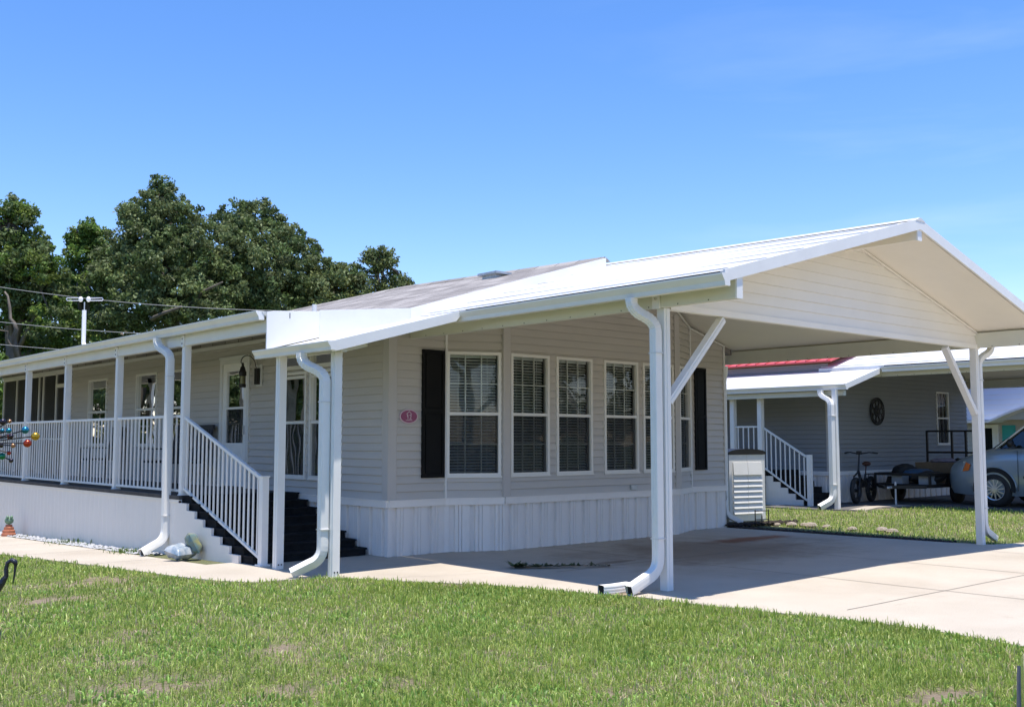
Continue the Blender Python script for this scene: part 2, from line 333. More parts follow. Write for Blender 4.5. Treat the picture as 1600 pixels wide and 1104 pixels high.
def npmesh(name, verts, tris, col, m):
    me = bpy.data.meshes.new(name); nv = len(verts); nt_ = len(tris); k = tris.shape[1]
    me.vertices.add(nv); me.vertices.foreach_set('co', verts.astype(np.float32).ravel())
    me.loops.add(nt_ * k); me.loops.foreach_set('vertex_index', tris.astype(np.int32).ravel())
    me.polygons.add(nt_); me.polygons.foreach_set('loop_start', np.arange(0, nt_ * k, k, dtype=np.int32)); me.polygons.foreach_set('loop_total', np.full(nt_, k, dtype=np.int32))
    me.update(calc_edges=True)
    a = me.attributes.new('Col', 'FLOAT_COLOR', 'POINT'); a.data.foreach_set('color', np.c_[col, np.ones(nv)].astype(np.float32).ravel())
    me.materials.append(M[m]); o = bpy.data.objects.new(name, me); C.objects.link(o); return o

# ------------------------------------------------------------------ siding with openings and sloping tops
def clip_poly(poly, a, b, c):          # keep a*u+b*z<=c
    out = []
    for i in range(len(poly)):
        p, q = poly[i], poly[(i + 1) % len(poly)]
        fp = a * p[0] + b * p[1] - c; fq = a * q[0] + b * q[1] - c
        if fp <= 0: out.append(p)
        if (fp < 0 < fq) or (fq < 0 < fp):
            t = fp / (fp - fq); out.append((p[0] + (q[0] - p[0]) * t, p[1] + (q[1] - p[1]) * t))
    return out
def siding(mb, u0, u1, z0, z1, holes=(), clips=(), course=0.114, depth=0.021, slot=0.004):
    nC = int(math.ceil((z1 - z0) / course)); cuts = {round(z0 + i * course, 4) for i in range(nC + 1)} | {round(z0 + i * course + course - .012, 4) for i in range(nC)}
    for h in holes: cuts |= {round(h[2], 4), round(h[3], 4)}
    zs = sorted(z for z in cuts if z0 <= z <= z1 + 1e-6)
    if zs[-1] < z1: zs.append(z1)
    def segs(zm):
        sg = [(u0, u1)]
        for (a, b, c, d) in holes:
            if c < zm < d:
                ns = []
                for (p, q) in sg:
                    if b <= p or a >= q: ns.append((p, q)); continue
                    if a > p: ns.append((p, a))
                    if b < q: ns.append((b, q))
                sg = ns
        return sg
    for za, zb in zip(zs[:-1], zs[1:]):
        if zb - za < 1e-4: continue
        zm = (za + zb) / 2; k = math.floor((zm - z0) / course); cb = z0 + k * course
        dep = lambda z: (depth * (1 - min(1, max(0, (z - cb) / course))) if z - cb < course - .0125 else -.004)
        for (p, q) in segs(zm):
            po = [(p, za), (q, za), (q, zb), (p, zb)]
            for c in clips:
                po = clip_poly(po, *c)
                if len(po) < 3: break
            if len(po) >= 3:
                mb.poly([(u, dep(z), z) for (u, z) in po])
                if abs(za - cb) < 1e-4:
                    us = [u for (u, z) in po if abs(z - za) < 1e-4]
                    if len(us) >= 2:
                        a, b = min(us), max(us); mb.quad((a, -.02, za + slot), (b, -.02, za + slot), (b, depth, za + .0), (a, depth, za + .0)); mb.quad((a, -.02, za - .004), (b, -.02, za - .004), (b, -.02, za + slot), (a, -.02, za + slot))
def ribs(mb, u0, u1, z0, z1, pitch=0.30, depth=0.04, fine=False, seed=1):
    rn = random.Random(seed); u = u0; pr = [(u0, 0)]
    while u < u1:
        if fine: st = [(pitch * .82, 0), (pitch * .86, -depth), (pitch * .96, -depth), (pitch, 0)]
        else: st = [(.07, 0), (.082, -depth), (.145, -depth), (.157, 0), (.205, 0), (.209, -depth * .6), (.213, 0), (.255, 0), (.259, -depth * .6), (.263, 0), (.305, 0)]
        for (a, d) in st:
            if u + a < u1: pr.append((u + a, d))
        u += st[-1][0] if fine else .305
    pr.append((u1, 0))
    for (a, da), (b, db) in zip(pr[:-1], pr[1:]): mb.quad((a, da, z0), (b, db, z0), (b, db, z1), (a, da, z1))

# ------------------------------------------------------------------ window, door builders (frame: x along wall, y outward, z up)
def window(home, F, u0, u1, z0, z1, split=0.5, cols=3, blinds=True, screen=True, curtain=False, muntin=True, fw=0.045, proud=0.03, label=None, dark_room_backing=0.45):
    zm = z0 + (z1 - z0) * split
    mb = MB(F)
    mb.box(u0, u0 + fw, -.06, proud, z0, z1); mb.box(u1 - fw, u1, -.06, proud, z0, z1)
    mb.box(u0 + fw, u1 - fw, -.06, proud, z0, z0 + fw); mb.box(u0 + fw, u1 - fw, -.06, proud, z1 - fw, z1)
    mb.box(u0 + fw, u1 - fw, -.05, proud - .008, zm - .022, zm + .022)
    mb.box(u0 - .012, u1 + .012, 0.0, proud + .01, z0 - .02, z0 - .001)
    W = obj('window', mb, 'winframe', home, label=label)
    a, b = u0 + fw, u1 - fw
    if muntin:
        mb = MB(F)
        for (zl, zh) in ((z0 + fw, zm - .022), (zm + .022, z1 - fw)):
            for i in range(1, cols): x = a + (b - a) * i / cols; mb.box(x - .009, x + .009, -.042, -.024, zl, zh)
            zz = (zl + zh) / 2; mb.box(a, b, -.0415, -.0245, zz - .009, zz + .009)
        obj('muntin', mb, 'winframe', W)
    mb = MB(F); mb.quad((a, -.02, z0 + fw), (b, -.02, z0 + fw), (b, -.02, z1 - fw), (a, -.02, z1 - fw)); obj('glass', mb, 'glass', W, recalc=False)
    if screen:
        mb = MB(F); mb.quad((a, -.006, z0 + fw), (b, -.006, z0 + fw), (b, -.006, zm - .022), (a, -.006, zm - .022)); obj('insect_screen', mb, 'screen', W, recalc=False)
    if blinds:
        mb = MB(F); z = z0 + fw + .02; bl = 0
        while z < z1 - fw - .04:
            mb.hexa([(a + .015, -.075, z - .012), (b - .015, -.075, z - .012), (b - .015, -.11, z + .012), (a + .015, -.11, z + .012),
                     (a + .015, -.075, z - .009), (b - .015, -.075, z - .009), (b - .015, -.11, z + .015), (a + .015, -.11, z + .015)])
            z += .043
        mb.box(a + .01, b - .01, -.12, -.07, z1 - fw - .04, z1 - fw)
        for t in (.2, .8): x = a + (b - a) * t; mb.box(x - .003, x + .003, -.073, -.07, z0 + fw, z1 - fw)
        obj('blind', mb, 'blind', W)
    if curtain:
        mb = MB(F); n = 26
        for i in range(n):
            x0_ = a + (b - a) * i / n; x1_ = a + (b - a) * (i + 1) / n
            y0_ = -.14 + .02 * math.sin(i * 1.7); y1_ = -.14 + .02 * math.sin((i + 1) * 1.7)
            mb.quad((x0_, y0_, z0 + fw), (x1_, y1_, z0 + fw), (x1_, y1_, z1 - fw), (x0_, y0_, z1 - fw))
        obj('curtain', mb, 'curtain', W, recalc=False)
    mb = MB(F); r = -dark_room_backing
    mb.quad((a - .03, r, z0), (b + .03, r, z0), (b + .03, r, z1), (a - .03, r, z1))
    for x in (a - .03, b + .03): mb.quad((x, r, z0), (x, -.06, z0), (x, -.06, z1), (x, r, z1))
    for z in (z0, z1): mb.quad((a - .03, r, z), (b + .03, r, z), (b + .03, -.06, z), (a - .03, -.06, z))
    obj('dark_room_backing', mb, 'dark', W, recalc=False)  # near-black box stands in for the unlit room behind the glass
    return W
def shutter(home, F, u0, u1, z0, z1, m='black'):
    mb = MB(F); d0, d1 = .015, .045; f = .045; zm = z0 + (z1 - z0) * .52
    mb.box(u0, u0 + f, d0, d1, z0, z1); mb.box(u1 - f, u1, d0, d1, z0, z1)
    for (a, b) in ((z0, z0 + f), (zm - .03, zm + .03), (z1 - f, z1)): mb.box(u0 + f, u1 - f, d0, d1, a, b)
    for (a, b) in ((z0 + f, zm - .03), (zm + .03, z1 - f)):
        mb.box(u0 + f, u1 - f, d0, d0 + .012, a, b); mb.box(u0 + f + .02, u1 - f - .02, d0 + .012, d0 + .024, a + .02, b - .02)
    return obj('shutter', mb, m, home)
DSP = [(-.5, -.62), (-.32, -.66), (-.3, -.6), (-.1, -.6), (-.08, -.66), (.08, -.66), (.1, -.6), (.3, -.6), (.32, -.66), (.5, -.62), (.54, -.3), (.54, .3), (.5, .62), (-.5, .62), (-.54, .3), (-.54, -.3)]
def arc(a, b, c, n=6):
    a, b, c = Vector(a), Vector(b), Vector(c)
    return [tuple(a * (1 - t) ** 2 + b * 2 * t * (1 - t) + c * t * t) for t in [i / n for i in range(n + 1)]]
def downspout(home, top, x, y, kick, sz=.1, label=None, zb=.0, flip=False):
    """top: outlet under the gutter; (x,y) the vertical run; kick: end of the shoe on the ground"""
    t = Vector(top); mb = MB()
    pts = [tuple(t)] + arc(t - Vector((0, 0, .03)), t - Vector((0, 0, .13)), (t.x + (x - t.x) * .5, t.y + (y - t.y) * .5, t.z - .19), 12) + \
        arc((t.x + (x - t.x) * .5, t.y + (y - t.y) * .5, t.z - .19), (x, y, t.z - .25), (x, y, t.z - .36), 12)[1:]
    nel = len(pts)
    pts += arc((x, y, zb + .36), (x, y, zb + .20), (x + (kick[0] - x) * .42, y + (kick[1] - y) * .42, zb + .15), 6) + [(kick[0], kick[1], zb + .05)]
    prof = DSP if flip else [(q, p) for (p, q) in DSP]
    rad = [sz * (1 - (.07 if 1 < i < nel - 1 and i % 2 else 0)) for i in range(len(pts))]; mb.tube(pts, rad, prof=prof, cap=False)
    D = obj('downspout', mb, 'white', home, label=label)
    for zz in (zb + .55, t.z - .6):
        mb = MB(); mb.box(x - sz * .66, x + sz * .66, y - sz * .7, y + sz * .7, zz, zz + .012); obj('strap', mb, 'wtrim', D)
    mb = MB()
    e = Vector(kick); d = Vector((kick[0] - x, kick[1] - y, 0)).normalized(); s_ = d.cross(Vector((0, 0, 1))) * sz * .5
    p = Vector((kick[0], kick[1], zb + .05)) - d * .03
    mb.quad(tuple(p - s_ - Vector((0, 0, sz * .45))), tuple(p + s_ - Vector((0, 0, sz * .45))), tuple(p + s_ + Vector((0, 0, sz * .45))), tuple(p - s_ + Vector((0, 0, sz * .45))))
    obj('dark_mouth_card', mb, 'dark', D, recalc=False)  # dark card across the pipe mouth stands in for the shade inside
    return D
def gutter(home, xa, y0, y1, z, side=-1, wd=.13, ht=.125, lean=0.0):
    """K-style gutter along Y; xa = back edge x, z = top"""
    prof = [(0, 0), (0, -ht), (wd * .62, -ht), (wd * .68, -ht * .62), (wd * .92, -ht * .28), (wd, -ht * .12), (wd, 0), (wd * .9, 0), (wd * .88, -ht * .15), (wd * .6, -ht * .6), (wd * .55, -ht * .92), (.01, -ht * .92), (.01, 0)]
    mb = MB(); mb.prism(prof, lambda p, q: (xa + side * p, y0, z + q), lambda p, q: (xa + side * p, y1, z + q + lean), cap=False)
    G = obj('gutter', mb, 'gutter', home)
    cp = prof[:7]
    for yy, l in ((y0, 0), (y1, lean)):
        mb = MB()
        for e in (0, .004 if yy == y1 else -.004): pass
        ya, yb = (yy - .004, yy) if yy == y0 else (yy, yy + .004)
        mb.prism(cp, lambda p, q: (xa + side * p, ya, z + q + l), lambda p, q: (xa + side * p, yb, z + q + l))
        obj('end_cap', mb, 'white', G)
    mb = MB(); mb.quad((xa + side * .012, y0, z - .03), (xa + side * wd * .86, y0, z - .03), (xa + side * wd * .86, y1, z - .03 + lean), (xa + side * .012, y1, z - .03 + lean))
    obj('leaf_litter', mb, 'mulch', G, recalc=False)
    return G

# ------------------------------------------------------------------ ground, driveway, path
EDGE = [(-20, 8.6), (3.0, 8.55), (3.56, 8.46), (4.14, 8.58), (4.7, 8.6), (5.27, 8.49), (5.86, 8.36), (6.5, 8.22), (7.33, 8.15), (7.93, 7.9), (9.05, 7.55), (9.8, 7.05), (10.3, 6.8), (10.72, 6.62), (10.86, 6.25), (10.9, 5.7), (11.6, 5.28), (13.1, 5.09), (15.1, 4.93), (17.2, 4.72), (22, 4.35), (30, 3.9)]
EY = np.array([e[0] for e in EDGE]); EX = np.array([e[1] for e in EDGE])
def gz(x, y):
    x = np.asarray(x, float); y = np.asarray(y, float)
    left = np.clip((y - 12.6) / 14, 0, 1) * 14 * -0.027 * np.clip((10 - x) / 3, 0, 1)
    right = 0.06 * np.clip((x - 17.5) / 3, 0, 1)
    return left + right
PATCH = [(3.35, 8.6, .30), (3.1, 7.7, .35), (2.75, 6.7, .42), (3.6, 6.15, .34), (3.9, 5.8, .3), (2.7, 9.9, .35), (4.4, 12.2, .5), (3.6, 11.0, .4), (4.6, 11.2, .35), (5.6, 3.7, .2), (6.4, 3.2, .26), (7.6, 2.9, .2), (3.2, 5.9, .3), (5.0, 4.6, .22), (4.1, 7.4, .22), (5.2, 6.1, .2), (7.4, 9.3, .25), (19.4, 8.6, .6)]
def fnoise(x, y, s, seed=0):
    return np.array([mnoise.fractal(Vector((a * s + seed, b * s, seed * 1.7)), 1.0, 2.0, 4) for a, b in zip(x, y)])
def bare(x, y):
    d = np.zeros_like(x)
    for (px, py, r) in PATCH: d = np.maximum(d, np.clip(1.35 - np.hypot((x - px) / (1.35 * r), (y - py) / r), 0, 1))
    return d
def build_ground():
    xs = np.unique(np.round(np.concatenate([np.linspace(-900, 0, 14), np.arange(0, 9.3, .12), np.arange(9.3, 24, .5), np.linspace(24, 60, 14), np.linspace(60, 1400, 14)]), 3))
    ys = np.unique(np.round(np.concatenate([np.linspace(-900, 0, 14), np.arange(0, 14, .12), np.arange(14, 30, .5), np.linspace(30, 60, 10), np.linspace(60, 1400, 14)]), 3))
    X, Y = np.meshgrid(xs, ys); nx, ny = len(xs), len(ys); x = X.ravel(); y = Y.ravel()
    z = gz(x, y) - 0.012
    n1 = fnoise(x, y, 1.1); n2 = fnoise(x, y, 5, 3)
    b = np.clip(.15 + bare(x, y) * (.8 + 1.4 * n2) + np.clip(n1 * 1.2 - .35, 0, 1), 0, 1)
    g = np.array([.12, .14, .05]); s = np.array([.27, .205, .14])
    col = g + (s - g) * b[:, None] + (n2 * .02)[:, None]
    far = np.clip((np.hypot(x, y) - 30) / 20, 0, 1)[:, None]; col = col * (1 - far) + np.array([.075, .12, .035]) * far
    i = np.arange((ny - 1) * (nx - 1)); r, c = i // (nx - 1), i % (nx - 1); a = r * nx + c
    q = np.c_[a, a + 1, a + nx + 1, a + nx]
    o = npmesh('ground', np.c_[x, y, z], q, np.clip(col, .01, 1), 'ground'); o['kind'] = 'structure'
build_ground()

def slab(name, poly, th=.05, up=0.0, kind='structure'):
    mb = MB(); n = len(poly); zt = [float(gz(x, y)) + up for (x, y) in poly]
    vs = [(x, y, z) for (x, y), z in zip(poly, zt)] + [(x, y, z - th) for (x, y), z in zip(poly, zt)]
    mb.add(vs, [tuple(range(n))] + [(i, (i + 1) % n, n + (i + 1) % n, n + i) for i in range(n)])
    o = obj(name, mb, 'concrete'); 
    b = bmesh.new(); b.from_mesh(o.data); bmesh.ops.triangulate(b, faces=[f for f in b.faces if len(f.verts) > 4]); b.to_mesh(o.data); b.free()
    o['kind'] = kind; return o
drive = [(float(np.interp(y, EY, EX)), y) for y in [-20] + list(np.arange(3, 10.9, .3)) + [10.86, 10.9]] + [(5.45, 11.3), (5.25, 12.0), (5.12, 12.9)] + [(8.6, 12.9), (8.6, 12.35), (15.7, 12.35), (15.78, 11.8), (15.86, 10.9), (15.95, 9.4), (16.12, 7.9), (16.3, 7.3), (16.9, 7.1), (40, 6.6), (40, -20)]
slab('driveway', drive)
mbp = MB(); ysp = [12.9 + i * .8 for i in range(22)]
for i in range(len(ysp)):
    for xx in (float(np.interp(ysp[i], EY, EX)), 6.05): mbp.v.append((xx, ysp[i], float(gz(xx, ysp[i]))))
for i in range(len(ysp) - 1): mbp.f.append((2 * i, 2 * i + 1, 2 * i + 3, 2 * i + 2))
mbp2 = MB(); mbp2.add(mbp.v, mbp.f)
for i in range(len(ysp) - 1):
    a, b = mbp.v[2 * i], mbp.v[2 * i + 2]; mbp2.quad(a, b, (b[0], b[1], b[2] - .05), (a[0], a[1], a[2] - .05))
o = obj('path', mbp2, 'concrete', recalc=False); o['kind'] = 'structure'
# dirt-filled joints and cracks in the slab
mbj = MB()
def crack(pts, wd):
    for (a, b) in zip(pts[:-1], pts[1:]):
        d = Vector((b[0] - a[0], b[1] - a[1], 0)).normalized().cross(Vector((0, 0, 1))) * wd / 2
        mbj.quad((a[0] - d.x, a[1] - d.y, .004 + float(gz(*a))), (a[0] + d.x, a[1] + d.y, .004 + float(gz(*a))), (b[0] + d.x, b[1] + d.y, .004 + float(gz(*b))), (b[0] - d.x, b[1] - d.y, .004 + float(gz(*b))))
def wob(a, b, n, j):
    return [(a[0] + (b[0] - a[0]) * t + (random.uniform(-j, j) if 0 < i < n else 0), a[1] + (b[1] - a[1]) * t + (random.uniform(-j, j) if 0 < i < n else 0)) for i, t in enumerate([k / n for k in range(n + 1)])]
crack(wob((10.85, 11.7), (11.05, -6), 40, .006), .014); crack(wob((13.05, 12.2), (13.1, -6), 40, .006), .014)
crack(wob((9.0, 5.42), (30, 5.3), 40, .005), .010); crack(wob((8.9, 9.3), (15.9, 9.25), 30, .006), .012); crack(wob((15.3, 7.0), (15.3, -5), 20, .006), .013)
crack(wob((9.9, 3.9), (13.4, 4.4), 14, .05), .006); crack(wob((7.0, 10.2), (8.3, 9.75), 9, .03), .006)
for yy in (14.3, 16.7, 19.1, 21.5): crack(wob((float(np.interp(yy, EY, EX)), yy), (6.05, yy), 8, .004), .010)
o = obj('slab_joints', mbj, 'joint', recalc=False); o['kind'] = 'structure'
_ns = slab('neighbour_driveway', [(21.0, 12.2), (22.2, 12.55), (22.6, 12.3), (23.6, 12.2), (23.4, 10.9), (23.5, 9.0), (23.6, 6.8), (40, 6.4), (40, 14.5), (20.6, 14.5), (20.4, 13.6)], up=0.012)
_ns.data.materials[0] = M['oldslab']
slab('neighbour_walk', [(21.02, 12.14), (22.2, 12.50), (23.3, 12.30), (23.4, 12.62), (22.2, 12.85), (20.95, 12.5)], up=0.02, th=.06)

# ------------------------------------------------------------------ grass
def blades(name, x, y, h, wd, base_cols, label=None):
    n = len(x); ang = rng.uniform(0, 2 * PI, n); lean = rng.normal(0, 1.0, n); la = rng.uniform(0, 2 * PI, n)
    z = gz(x, y) - .012
    dx, dy = np.cos(ang) * wd / 2, np.sin(ang) * wd / 2; lean = np.clip(lean, -1.35, 1.35); lx, ly = np.cos(la) * lean * h, np.sin(la) * lean * h
    V = np.zeros((n, 5, 3)); hz_ = h * np.sqrt(np.clip(1 - np.minimum(lean ** 2, .92), .08, 1))
    V[:, 0] = np.c_[x - dx, y - dy, z]; V[:, 1] = np.c_[x + dx, y + dy, z]
    V[:, 2] = np.c_[x - dx * .8 + lx * .4, y - dy * .8 + ly * .4, z + hz_ * .75]; V[:, 3] = np.c_[x + dx * .8 + lx * .4, y + dy * .8 + ly * .4, z + hz_ * .75]
    V[:, 4] = np.c_[x + lx, y + ly, z + hz_]
    b = np.arange(n)[:, None] * 5
    T = np.concatenate([b + [0, 1, 3], b + [0, 3, 2], b + [2, 3, 4]])
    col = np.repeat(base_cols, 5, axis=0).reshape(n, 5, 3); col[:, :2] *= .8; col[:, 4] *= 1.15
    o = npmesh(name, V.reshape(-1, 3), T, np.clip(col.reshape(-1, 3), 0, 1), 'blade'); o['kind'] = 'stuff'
    if label: o['label'] = label; 
    o['category'] = 'grass'
    return o
def lawn_cols(x, y, n):
    t = rng.random(n); nn = fnoise(x[::1], y[::1], .9, 5) if n < 400000 else 0
    dark = np.array([.21, .33, .055]); mid = np.array([.40, .53, .10]); yel = np.array([.60, .62, .20]); straw = np.array([.66, .55, .33])
    c = dark + (mid - dark) * rng.random(n)[:, None]
    m1 = (t > .50) ; c[m1] = mid + (yel - mid) * rng.random(m1.sum())[:, None]
    m2 = t > (.87 - .30 * np.clip(nn, -.4, 1)); c[m2] = straw * rng.uniform(.6, 1.1, (m2.sum(), 1))
    return c * (1 + .18 * nn)[:, None]
def edge_x(y): return np.interp(y, EY, EX)
def scatter_lawn():
    X = []; Y = []
    for (x0, x1, y0, y1, dens) in ((2.2, 8.8, 2.3, 6.5, 6500), (1.8, 8.8, 6.5, 10.5, 3600), (1.5, 7.0, 10.5, 14, 1900), (1.2, 5.4, 14, 22, 1000)):
        n = int((x1 - x0) * (y1 - y0) * dens); X.append(rng.uniform(x0, x1, n)); Y.append(rng.uniform(y0, y1, n))
    x = np.concatenate(X); y = np.concatenate(Y)
    # only what lies left of the kerb edge and inside a generous wedge before the camera
    k = x < edge_x(y) + rng.normal(-.015, .03, len(x)); ang = np.degrees(np.arctan2(x, y)); k &= (ang > 10.5) & (ang < 71.5)
    x, y = x[k], y[k]
    n2 = fnoise(x, y, 3.2, 3); n1 = fnoise(x, y, 1.1)
    den = 1 - np.clip(bare(x, y) * (.7 + n2 * 1.6), 0, .8) - np.clip(n1 * .7 - .15, 0, .5)
    k = rng.random(len(x)) < den; x, y, n2 = x[k], y[k], n2[k]
    n = len(x); d = np.hypot(x, y)
    h = np.clip(rng.normal(.047, .016, n) * (1 + .8 * n2), .016, .12); wd = rng.uniform(.004, .009, n) * np.clip(d / 8, .9, 2)
    ed = edge_x(y) - x; h *= np.where(ed < .06, .8, 1)
    mB = 90000; xb = rng.uniform(1.8, 8.7, mB); yb = rng.uniform(2.3, 12, mB); w3 = fnoise(xb, yb, 1.6, 11)
    kk = (xb < edge_x(yb) - .04) & (w3 > .12) & (rng.random(mB) < .75) & (np.degrees(np.arctan2(xb, yb)) > 10.5) & (np.degrees(np.arctan2(xb, yb)) < 71.5)
    xb, yb = xb[kk], yb[kk]; q = len(xb); cb_ = np.array([.34, .52, .10]) * rng.uniform(.55, 1.35, (q, 1)) * np.array([1, 1, 1.2])
    blades('ground_cover_weeds', xb, yb, rng.uniform(.02, .055, q), rng.uniform(.010, .022, q), cb_, 'low broad leaved weeds spreading through the lawn')
    blades('grass', x, y, h, wd, lawn_cols(x, y, n), 'patchy green front lawn grass with bare sandy spots')
scatter_lawn()
def scatter2():
    n = 26000; x = rng.uniform(15.9, 23.4, n); y = rng.uniform(6.6, 13.9, n)
    k = (x > np.interp(y, [7.3, 7.9, 9.4, 10.9, 12.2], [16.4, 16.35, 16.3, 16.55, 17.1])) & ~((y > 12.0) & (x > 21.0 )) & (y > 7.2 - (x - 16.3) * .02)
    k &= (x < np.where(y > 12.2, 20.5, np.where(y > 10.9, 23.5, 23.4))) & ~((x < 17.9) & (y > 12.0))
    x, y = x[k], y[k]; n = len(x); h = np.clip(rng.normal(.06, .018, n), .03, .12); wd = rng.uniform(.010, .017, n)
    c = lawn_cols(x, y, n) * np.array([1.05, 1.05, 1.0])
    blades('grass', x, y, h, wd, c, 'lawn strip between the two driveways')
scatter2()

# ------------------------------------------------------------------ carport
def carport(ox, oy, oz, label, with_gable=True, braces=True, group=None, Y1=12.1):
    G = lambda x, y, z: (x + ox, y + oy, z + oz)
    r = root('carport', G(12.45, 7.4, 0), label, 'carport', group)
    E0, E1, RX = 8.40, 16.50, 12.45; Y0 = 6.35; ZE, ZR = 3.30, 4.39; LIFT = .022 * (Y1 - Y0); TH = .075
    for (xe, sgn) in ((E0, 1), (E1, -1)):
        mb = MB()
        mb.hexa([G(xe, Y0, ZE - TH), G(RX, Y0, ZR - TH), G(RX, Y1, ZR - TH + LIFT), G(xe, Y1, ZE - TH), G(xe, Y0, ZE), G(RX, Y0, ZR), G(RX, Y1, ZR + LIFT), G(xe, Y1, ZE)])
        rp = obj('roof', mb, 'roofwhite', r)
        mb = MB()
        for t in [.03, .2, .37, .54, .71, .88]:
            xx = xe + (RX - xe) * t; z0 = ZE + (ZR - ZE) * t; mb.beam(G(xx, Y0 + .02, z0 + .006), G(xx, Y1, z0 + LIFT * t + .006), .028, .022)
        obj('seam', mb, 'roofwhite', rp)
        mb = MB(); mb.hexa([G(xe + sgn * .02, Y0 + .05, ZE - TH - .012), G(RX, Y0 + .05, ZR - TH - .012), G(RX, Y1, ZR - TH - .012 + LIFT), G(xe + sgn * .02, Y1, ZE - TH - .012), G(xe + sgn * .02, Y0 + .05, ZE - TH - .002), G(RX, Y0 + .05, ZR - TH - .002), G(RX, Y1, ZR - TH - .002 + LIFT), G(xe + sgn * .02, Y1, ZE - TH - .002)])
        obj('ceiling', mb, 'soffit', rp)
        mb = MB(); mb.hexa([G(xe, Y0 - .03, ZE - .115), G(RX, Y0 - .03, ZR - .125), G(RX, Y0 - .002, ZR - .125), G(xe, Y0 - .002, ZE - .115), G(xe, Y0 - .03, ZE + .012), G(RX, Y0 - .03, ZR + .012), G(RX, Y0 - .002, ZR + .012), G(xe, Y0 - .002, ZE + .012)])
        obj('fascia', mb, 'white', r)
    mb = MB(); mb.hexa([G(RX - .12, Y0 - .035, ZR - .02), G(RX + .12, Y0 - .035, ZR - .02), G(RX + .12, Y1, ZR - .02 + LIFT), G(RX - .12, Y1, ZR - .02 + LIFT), G(RX - .02, Y0 - .035, ZR + .022), G(RX + .02, Y0 - .035, ZR + .022), G(RX + .02, Y1, ZR + .022 + LIFT), G(RX - .02, Y1, ZR + .022 + LIFT)])
    obj('ridge_cap', mb, 'roofwhite', r)
    for xe in (E0, E1):
        mb = MB(); mb.box(ox + xe - .012, ox + xe + .012, oy + Y0 + .03, oy + (10.6 if xe == E0 else Y1), oz + 3.245, oz + ZE - .004); obj('dark_edge_strip', mb, 'mulch', r)  # dark strip puts the edge's shadow and dirt above the gutter into colour
    for (bx, s_) in ((8.66, -1), (16.2, 1)):
        mb = MB(); mb.box(ox + bx - .045, ox + bx + .045, oy + 6.36, oy + 12.3, oz + 3.045, oz + 3.275); b_ = obj('beam', mb, 'beam', r)
        mb = MB(); mb.box(ox + bx - .05, ox + bx + .05, oy + 6.335, oy + 6.358, oz + 3.04, oz + 3.262); obj('end_cap', mb, 'white', b_)
        mb = MB(); yy = 6.7
        while yy < 12: mb.lathe((ox + bx - .047, oy + yy, oz + 3.06), [(.001, 0), (.008, 0), (.008, .004)], 6, 'x'); yy += .41
        o_ = obj('screws', mb, 'darkmetal', b_); o_['kind'] = 'stuff'
    mb = MB(); mb.box(ox + RX - .05, ox + RX + .05, oy + 6.36, oy + 7.40, oz + 4.13, oz + 4.30); b_ = obj('beam', mb, 'soffit', r)
    mb = MB(); mb.box(ox + RX - .055, ox + RX + .055, oy + 6.335, oy + 6.358, oz + 4.12, oz + 4.30); obj('end_cap', mb, 'white', b_)
    for i, bx in enumerate((8.72, 16.16)):
        yy = 7.40
        mb = MB(); mb.box(ox + bx - .05, ox + bx + .05, oy + yy - .05, oy + yy + .05, 0, oz + 3.044); mb.box(ox + bx - .012, ox + bx + .012, oy + yy - .056, oy + yy - .05, 0.02, oz + 3.04)
        mb.box(ox + (bx - .13 if i == 0 else bx + .07), ox + (bx - .107 if i == 0 else bx + .093), oy + yy - .05, oy + yy + .05, oz + 3.03, oz + 3.27)
        p_ = obj('post', mb, 'white', r)
        mb = MB(); mb.lathe((ox + (bx - .135 if i == 0 else bx + .093), oy + yy, oz + 3.14), [(.012, 0), (.012, .005), (0.001, .006)], 8, 'x'); obj('bolt', mb, 'darkmetal', p_)
    if braces:
        for (xa, xb) in ((8.77, 9.75), (16.11, 15.2)):
            mb = MB(); mb.beam(G(xa, 7.40, 2.02), G(xb, 7.40, 3.0), .075, .09, up=(0, 1, 0)); mb.beam(G(xa, 7.352, 2.02 + .0), G(xb, 7.352, 3.0), .02, .006, up=(0, 1, 0)); obj('brace', mb, 'white', r)
    if with_gable:
        F = frame((ox, oy + 7.37, oz), (1, 0, 0), (0, -1, 0)); s = (ZR - ZE) / (RX - E0)
        mb = MB(F); c = ZE - TH - .014 - s * E0
        siding(mb, 8.80, 16.2, 3.10, 4.33, clips=((-s, 1, c), (s, 1, c + 2 * s * RX)), course=.132, depth=.016)
        siding(mb, 8.72, 8.80, 3.10, 4.33, clips=((-s, 1, c),), course=.132, depth=.016)
        gw = obj('gable_wall', mb, 'gable', r, recalc=False)
        mb = MB(F); mb.poly([(8.75, -.05, 3.05), (16.2, -.05, 3.05), (16.2, -.05, ZE - .1), (RX, -.05, ZR - .1), (8.75, -.05, ZE - .1)]); obj('gable_back', mb, 'soffit', gw, recalc=False)
        mb = MB(F); mb.box(8.78, 16.22, -.06, .03, 3.03, 3.10); obj('gable_sill', mb, 'gable', gw)
        mb = MB(); mb.beam(G(RX + .05, 7.345, ZR - TH - .03), G(16.2, 7.345, ZE - TH + s * .3 - .03), .012, .025); obj('gable_trim', mb, 'gable', gw)
    gutter(r, ox + 8.41, oy + 6.27, oy + 10.62, oz + 3.262, -1)
    gutter(r, ox + 16.49, oy + 6.27, oy + Y1, oz + 3.262, 1)
    return r
cp = carport(0, 0, 0, 'large white open carport with a sided gable and braced posts over the sunny driveway')
downspout(cp, (8.345, 7.53, 3.14), 8.585, 7.40, (8.12, 7.40), sz=.085, label='downspout with ribbed elbow beside the near carport post')
downspout(cp, (16.56, 7.30, 3.14), 16.31, 7.40, (16.80, 7.46), sz=.075, label='thin downspout behind the far carport post')
